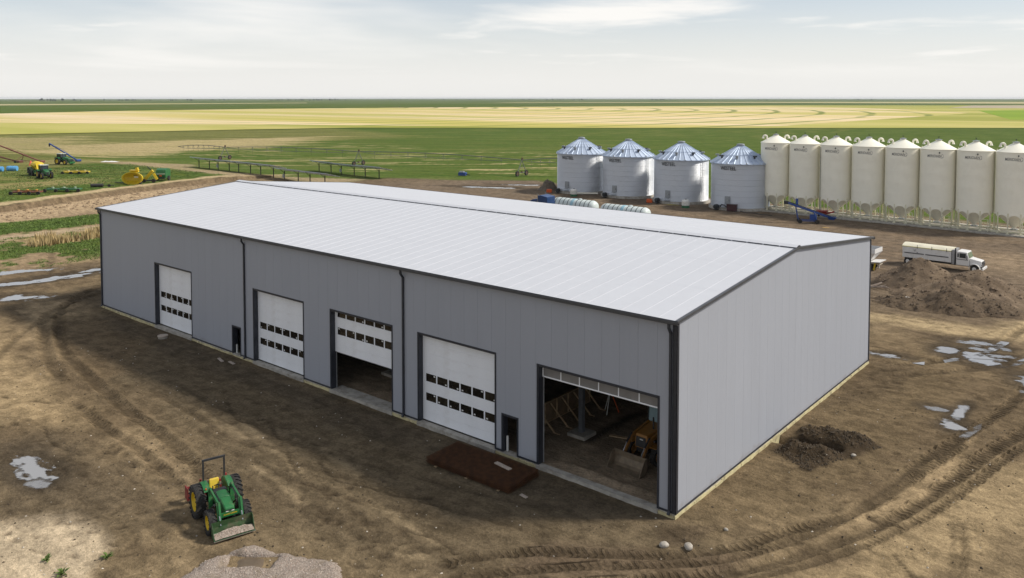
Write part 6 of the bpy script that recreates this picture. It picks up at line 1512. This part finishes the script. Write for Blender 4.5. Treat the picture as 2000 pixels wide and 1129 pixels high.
MB().lathe([(.55, 0), (.5, .05), (.12, 1.3), (.02, 1.32)], 14).build('body', pm('orange_red', (.65, .10, .04), .5), t, 40); MB().b2((-.6, -.6, 0), (.6, .6, .05)).build('foot', pm('orange_red', (.65, .10, .04), .5), t)
t = empty('white_sheeting', gz((-226.6, 73.6)), R(40), 'torn white plastic sheeting lying right of the blue auger', 'sheeting')
X, Y = np.meshgrid(np.linspace(-2.6, 2.6, 30), np.linspace(-.8, .8, 12)); Z = .12+.35*fbm(X+9, Y+3, 1.2, 3, 77)*sst(np.hypot(X/2.6, Y/.8), 1.1, .5); i = np.arange(X.size).reshape(X.shape)
MB().add(np.stack([X, Y, Z], -1).reshape(-1, 3).tolist(), np.stack([i[:-1, :-1], i[:-1, 1:], i[1:, 1:], i[1:, :-1]], -1).reshape(-1, 4).tolist()).build('sheet', STICK, t, 60)
t = empty('blue_machine', gz((-248.0, 49.5)), R(30), 'navy blue implement cut off by the left edge', 'implement')
MB().ext([(-1.6, .4), (1.6, .4), (1.2, 1.6), (-1.2, 1.9)], 'y', -.8, .8).build('body', BLUE, t); MB().bar((1.4, 0, .8), (3.2, 0, .5), .14).build('drawbar', BLUE, t)
for y in (-.9, .9): MB().cyl((0, y-.12, .4), (0, y+.12, .4), .4, n=12).build('wheel', TYRE, t)
t = empty('pump_box', gz((-125.8, 118.2)), .4, 'small blue pump box on the green field left of the bins', 'pump')
MB().b2((-1.0, -.6, .15), (1.0, .6, .95)).build('body', CBL, t, bev=.05); MB().b2((-.8, -.5, .95), (.4, .5, 1.25)).build('lid', GREYP, t); MB().cyl((1.0, 0, .5), (2.0, 0, .3), .12, n=8).build('pipe', DARK, t)
# ------------------------------------------------------------------ trees on the horizon
LEAF = pm('far_foliage', (.045, .065, .040), .9, 0, .3, .2); BARK = pm('bark', (.07, .055, .04), .9)
def far_tree(seed):
    r_ = random.Random(seed); mb = MB()
    for k in range(150):
        a = r_.uniform(0, 6.283); h = r_.random(); rr = (1-abs(h-.42)**1.4*1.5)*r_.random()**.5*4.2
        c = Vector((rr*math.cos(a), rr*math.sin(a), 3.0+h*8)); u = Vector((r_.gauss(0, 1), r_.gauss(0, 1), r_.gauss(0, 1))).normalized(); v = u.orthogonal().normalized(); s = r_.uniform(.7, 1.5)
        mb.add([c+u*s, c-u*s*.6+v*s, c-u*s*.6-v*s], [(0, 1, 2)])
    tr = MB().cyl((0, 0, 0), (.2, 0, 5), .4, .22, 7).cyl((.2, 0, 4.6), (1.6, .4, 7.5), .2, .08, 6).cyl((.1, 0, 4.2), (-1.3, -.5, 7), .2, .08, 6)
    return mb.mesh('crown', LEAF), tr.mesh('trunk', BARK)
FT = [far_tree(s) for s in range(4)]
rr_ = random.Random(12)
def dirpos(px, depth):   # bearing across the view and distance, metres
    lat = (px-1000)/1593.6*depth
    return (18.5+RX[0]*lat+RY[0]*depth, -34.2+RX[1]*lat+RY[1]*depth)
ORD = ['leftmost dense', 'second', 'third', 'fourth', 'fifth', 'sixth', 'seventh', 'eighth', 'ninth', 'tenth', 'eleventh', 'twelfth', 'thirteenth', 'fourteenth', 'second last', 'rightmost']
for ci, (a, b, n, dp, sz) in enumerate([(78, 124, 15, 5200, 1.3), (140, 160, 4, 5600, 1.0), (203, 266, 12, 5800, 1.0), (284, 300, 3, 6000, .8), (333, 345, 3, 5600, 1.1), (364, 380, 4, 5800, 1.2), (396, 448, 9, 6600, .9), (528, 630, 22, 6200, 1.0), (642, 680, 8, 6400, 1.1), (745, 810, 6, 7000, .8), (860, 935, 8, 7200, .8), (1015, 1040, 5, 7000, .8), (1065, 1145, 12, 6800, 1.0), (1233, 1310, 12, 6800, .9), (1465, 1500, 4, 7200, .8), (1675, 1705, 5, 7000, .9)]):
    for k in range(n):
        x, y = dirpos(rr_.uniform(a, b), dp*rr_.uniform(.97, 1.03)); s = sz*rr_.uniform(.6, 1.25)
        t = empty('tree', (x, y, -.05), rr_.uniform(0, 6)); t.scale = (s*1.25, s*1.25, s)
        cr, tk = FT[rr_.randrange(4)]; inst(cr, 'crown', t); inst(tk, 'trunk', t)
        tag(t, 'tiny dark tree in the %s horizon clump%s' % (ORD[ci], ' counted from the left' if 0 < ci < 14 else ''), 'tree', 'trees of the %s horizon clump' % ORD[ci])
# ------------------------------------------------------------------ rough growth
def blades(name, label, cat, n, area, hmin, hmax, wd, mat, seed, ok=None, lean=.35):
    r_ = np.random.RandomState(seed); mb_v = []; mb_f = []; cnt = 0
    X = r_.uniform(area[0], area[1], n*3); Y = r_.uniform(area[2], area[3], n*3)
    if ok is not None: k = ok(X, Y); X, Y = X[k], Y[k]
    X, Y = X[:n], Y[:n]; Z = terrain(X, Y); n = len(X)
    a = r_.uniform(0, 6.283, n); h = r_.uniform(hmin, hmax, n); w2 = wd*r_.uniform(.6, 1.4, n); lx = r_.normal(0, lean, n)*h; ly = r_.normal(0, lean, n)*h
    V = np.empty((n, 3, 3)); V[:, 0] = np.stack([X+np.cos(a)*w2, Y+np.sin(a)*w2, Z-.03], 1); V[:, 1] = np.stack([X-np.cos(a)*w2, Y-np.sin(a)*w2, Z-.03], 1); V[:, 2] = np.stack([X+lx, Y+ly, Z+h], 1)
    me = bpy.data.meshes.new(name); me.from_pydata(V.reshape(-1, 3).tolist(), [], np.arange(n*3).reshape(-1, 3).tolist()); me.materials.append(mat)
    o = bpy.data.objects.new(name, me); col.objects.link(o); return tag(o, label, cat, kind='stuff')
REED = pm('dry_reed', (.42, .315, .15), .9, 0, .3, .8); GRS = pm('grass_blade', (.105, .165, .030), .8, 0, .3, .6); GRS2 = pm('field_grass', (.11, .165, .034), .85, 0, .35, .3)
blades('reeds', 'tall dry straw-coloured reeds beside the far left end of the shed', 'reeds', 2600, (-107, -101.2, 7, 34), .7, 1.6, .10, REED, 1, lambda x, y: (fbm(x, y, .22, 3, 301) > .4) & (y > 8), .18)
blades('grass', 'patchy green grass on the rough ground left of the shed', 'grass', 16000, (-112, -86, -12, 34), .06, .22, .08, GRS, 2, lambda x, y: .6*fbm(x, y, .16, 4, 120)+.4*fbm(x, y, .5, 4, 102) > .47, .4)
blades('grass', 'green grass strip between bank and dirt track', 'grass', 14000, (-127, -115.5, 2, 40), .06, .2, .1, GRS, 3, None, .4)
blades('grass', 'green grass of the higher field where the machines stand', 'grass', 24000, (-215, -146, 16, 74), .05, .16, .14, GRS2, 4, lambda x, y: (bankd(x, y)[1] < -6) & (fbm(x, y, .2, 3, 305) > .4), .4)
def weed(x, y, s, label, seed):
    r_ = random.Random(seed); t = empty('weed', (x, y, tz(x, y)), 0, label, 'weed')
    for k in range(26):
        a = r_.uniform(0, 6.283); l = s*r_.uniform(.5, 1.1); el = r_.uniform(.3, 1.2); mid = Vector((math.cos(a)*l*.55*math.cos(el), math.sin(a)*l*.55*math.cos(el), l*.6*math.sin(el)+.02)); tip = Vector((math.cos(a)*l*math.cos(el), math.sin(a)*l*math.cos(el), l*.75*math.sin(el)))
        sd = Vector((-math.sin(a), math.cos(a), 0))*s*.11
        MB().add([(0, 0, 0), mid+sd, tip, mid-sd], [(0, 1, 2, 3)]).build('leaf', GRS, t)
weed(-17.4, -18.9, .38, 'small green weed at the edge of the pale sand, nearest the tractor', 1); weed(-19.2, -20.7, .36, 'small green weed on the pale sand, left one', 2); weed(-17.6, -20.7, .40, 'small green weed on the pale sand near the bottom edge', 3)
# ------------------------------------------------------------------ loose stones and clods scattered over the yard
def scatter(name, label, cat, n, area, smin, smax, mat, seed, ok=None, zfn=None):
    r_ = np.random.RandomState(seed); X = r_.uniform(area[0], area[1], n*2); Y = r_.uniform(area[2], area[3], n*2)
    k = ~((X > -BL-.4) & (X < .5) & (Y > -.5) & (Y < BW+.5))
    if ok is not None: k &= ok(X, Y)
    X, Y = X[k][:n], Y[k][:n]; Z = terrain(X, Y)+(np.maximum(zfn(X, Y), 0) if zfn else 0); n = len(X); s = smin+(smax-smin)*r_.rand(n)**3
    base = np.array([(1, 0, 0), (0, 1, 0), (-1, 0, 0), (0, -1, 0), (.1, .1, .8), (0, 0, -.6)], float); F = np.array([(0, 1, 4), (1, 2, 4), (2, 3, 4), (3, 0, 4), (1, 0, 5), (2, 1, 5), (3, 2, 5), (0, 3, 5)])
    V = base[None]*(1+.35*r_.uniform(-1, 1, (n, 6, 3)))*s[:, None, None]; a = r_.uniform(0, 6.28, n); c, sn = np.cos(a)[:, None], np.sin(a)[:, None]
    V = np.stack([V[..., 0]*c-V[..., 1]*sn+X[:, None], V[..., 0]*sn+V[..., 1]*c+Y[:, None], V[..., 2]+(Z+s*.15)[:, None]], -1)
    Fa = (F[None]+6*np.arange(n)[:, None, None]).reshape(-1, 3)
    me = bpy.data.meshes.new(name); me.from_pydata(V.reshape(-1, 3).tolist(), [], Fa.tolist()); me.materials.append(mat)
    o = bpy.data.objects.new(name, me); col.objects.link(o); return tag(o, label, cat, kind='stuff')
CLOD = pm('dark_clod', (.062, .045, .027), .95, 0, .3, 2); PEB = pm('pebble', (.44, .39, .32), .85, 0, .4, 1.5)
scatter('pebbles', 'pale pebbles strewn over the muddy yard', 'pebbles', 900, (-50, 14, -24, 22), .008, .065, PEB, 11)
scatter('clods', 'dark earth clods strewn over the muddy yard', 'clods', 5000, (-50, 14, -24, 24), .012, .075, CLOD, 12, lambda x, y: fbm(x, y, .5, 3, 311) > .5)
scatter('trench_clods', 'dark clods of the spoil heaped round the trench', 'clods', 2200, (.4, 5.4, 8.8, 15.8), .02, .09, CLOD, 13, lambda x, y: (inpoly(x, y, [(.5, 10.3), (3, 9.2), (4.3, 12.3), (5.2, 14.8), (3.2, 15.6), (.9, 13.6)], .4) > .5) & (np.abs(y-12.1-.25*x) > .7))
scatter('pile_clods', 'loose lumps lying on the large dirt pile', 'clods', 1100, (-11, 8, 51, 67), .03, .17, pm('brown_lump', (.17, .122, .08), .95, 0, .3, 1), 15, lambda x, y: pile1(x, y) > .1, pile1)
scatter('pile_clods', 'loose lumps lying on the smaller dirt pile', 'clods', 800, (-6, 8, 46, 57), .03, .15, pm('brown_lump_dark', (.11, .08, .052), .95, 0, .3, 1), 16, lambda x, y: pile2(x, y) > .1, pile2)
scatter('gravel_stones', 'loose stones on the gravel pile', 'stones', 2500, (-14.5, -6, -19, -12.5), .012, .05, pm('gravel_stone', (.38, .32, .27), .9, 0, .4, 2), 17, lambda x, y: pile3(x, y) > .05, pile3)
scatter('bank_clods', 'clods fallen along the foot of the cut bank', 'clods', 2500, (-160, -112, -10, 64), .06, .32, pm('pale_clod', (.24, .17, .10), .95, 0, .3, 1), 14, lambda x, y: (bankd(x, y)[1] > -.5) & (bankd(x, y)[1] < 9))

# ------------------------------------------------------------------ air between here and the horizon
hm = bpy.data.materials.new('pale_air'); hm.use_nodes = True; nn = hm.node_tree.nodes; nn.clear()
ho = nn.new('ShaderNodeOutputMaterial'); hv = nn.new('ShaderNodeVolumePrincipled'); hm.node_tree.links.new(hv.outputs[0], ho.inputs['Volume'])
hv.inputs['Color'].default_value = (.86, .90, .95, 1); hv.inputs['Density'].default_value = 4.0e-5; hv.inputs['Anisotropy'].default_value = .1
hz = MB().b2((-17000, -7000, -9), (15000, 21000, 30)).build('haze', hm); tag(hz, kind='stuff'); hz['label'] = 'thin pale air over the plain'; hz['category'] = 'haze'
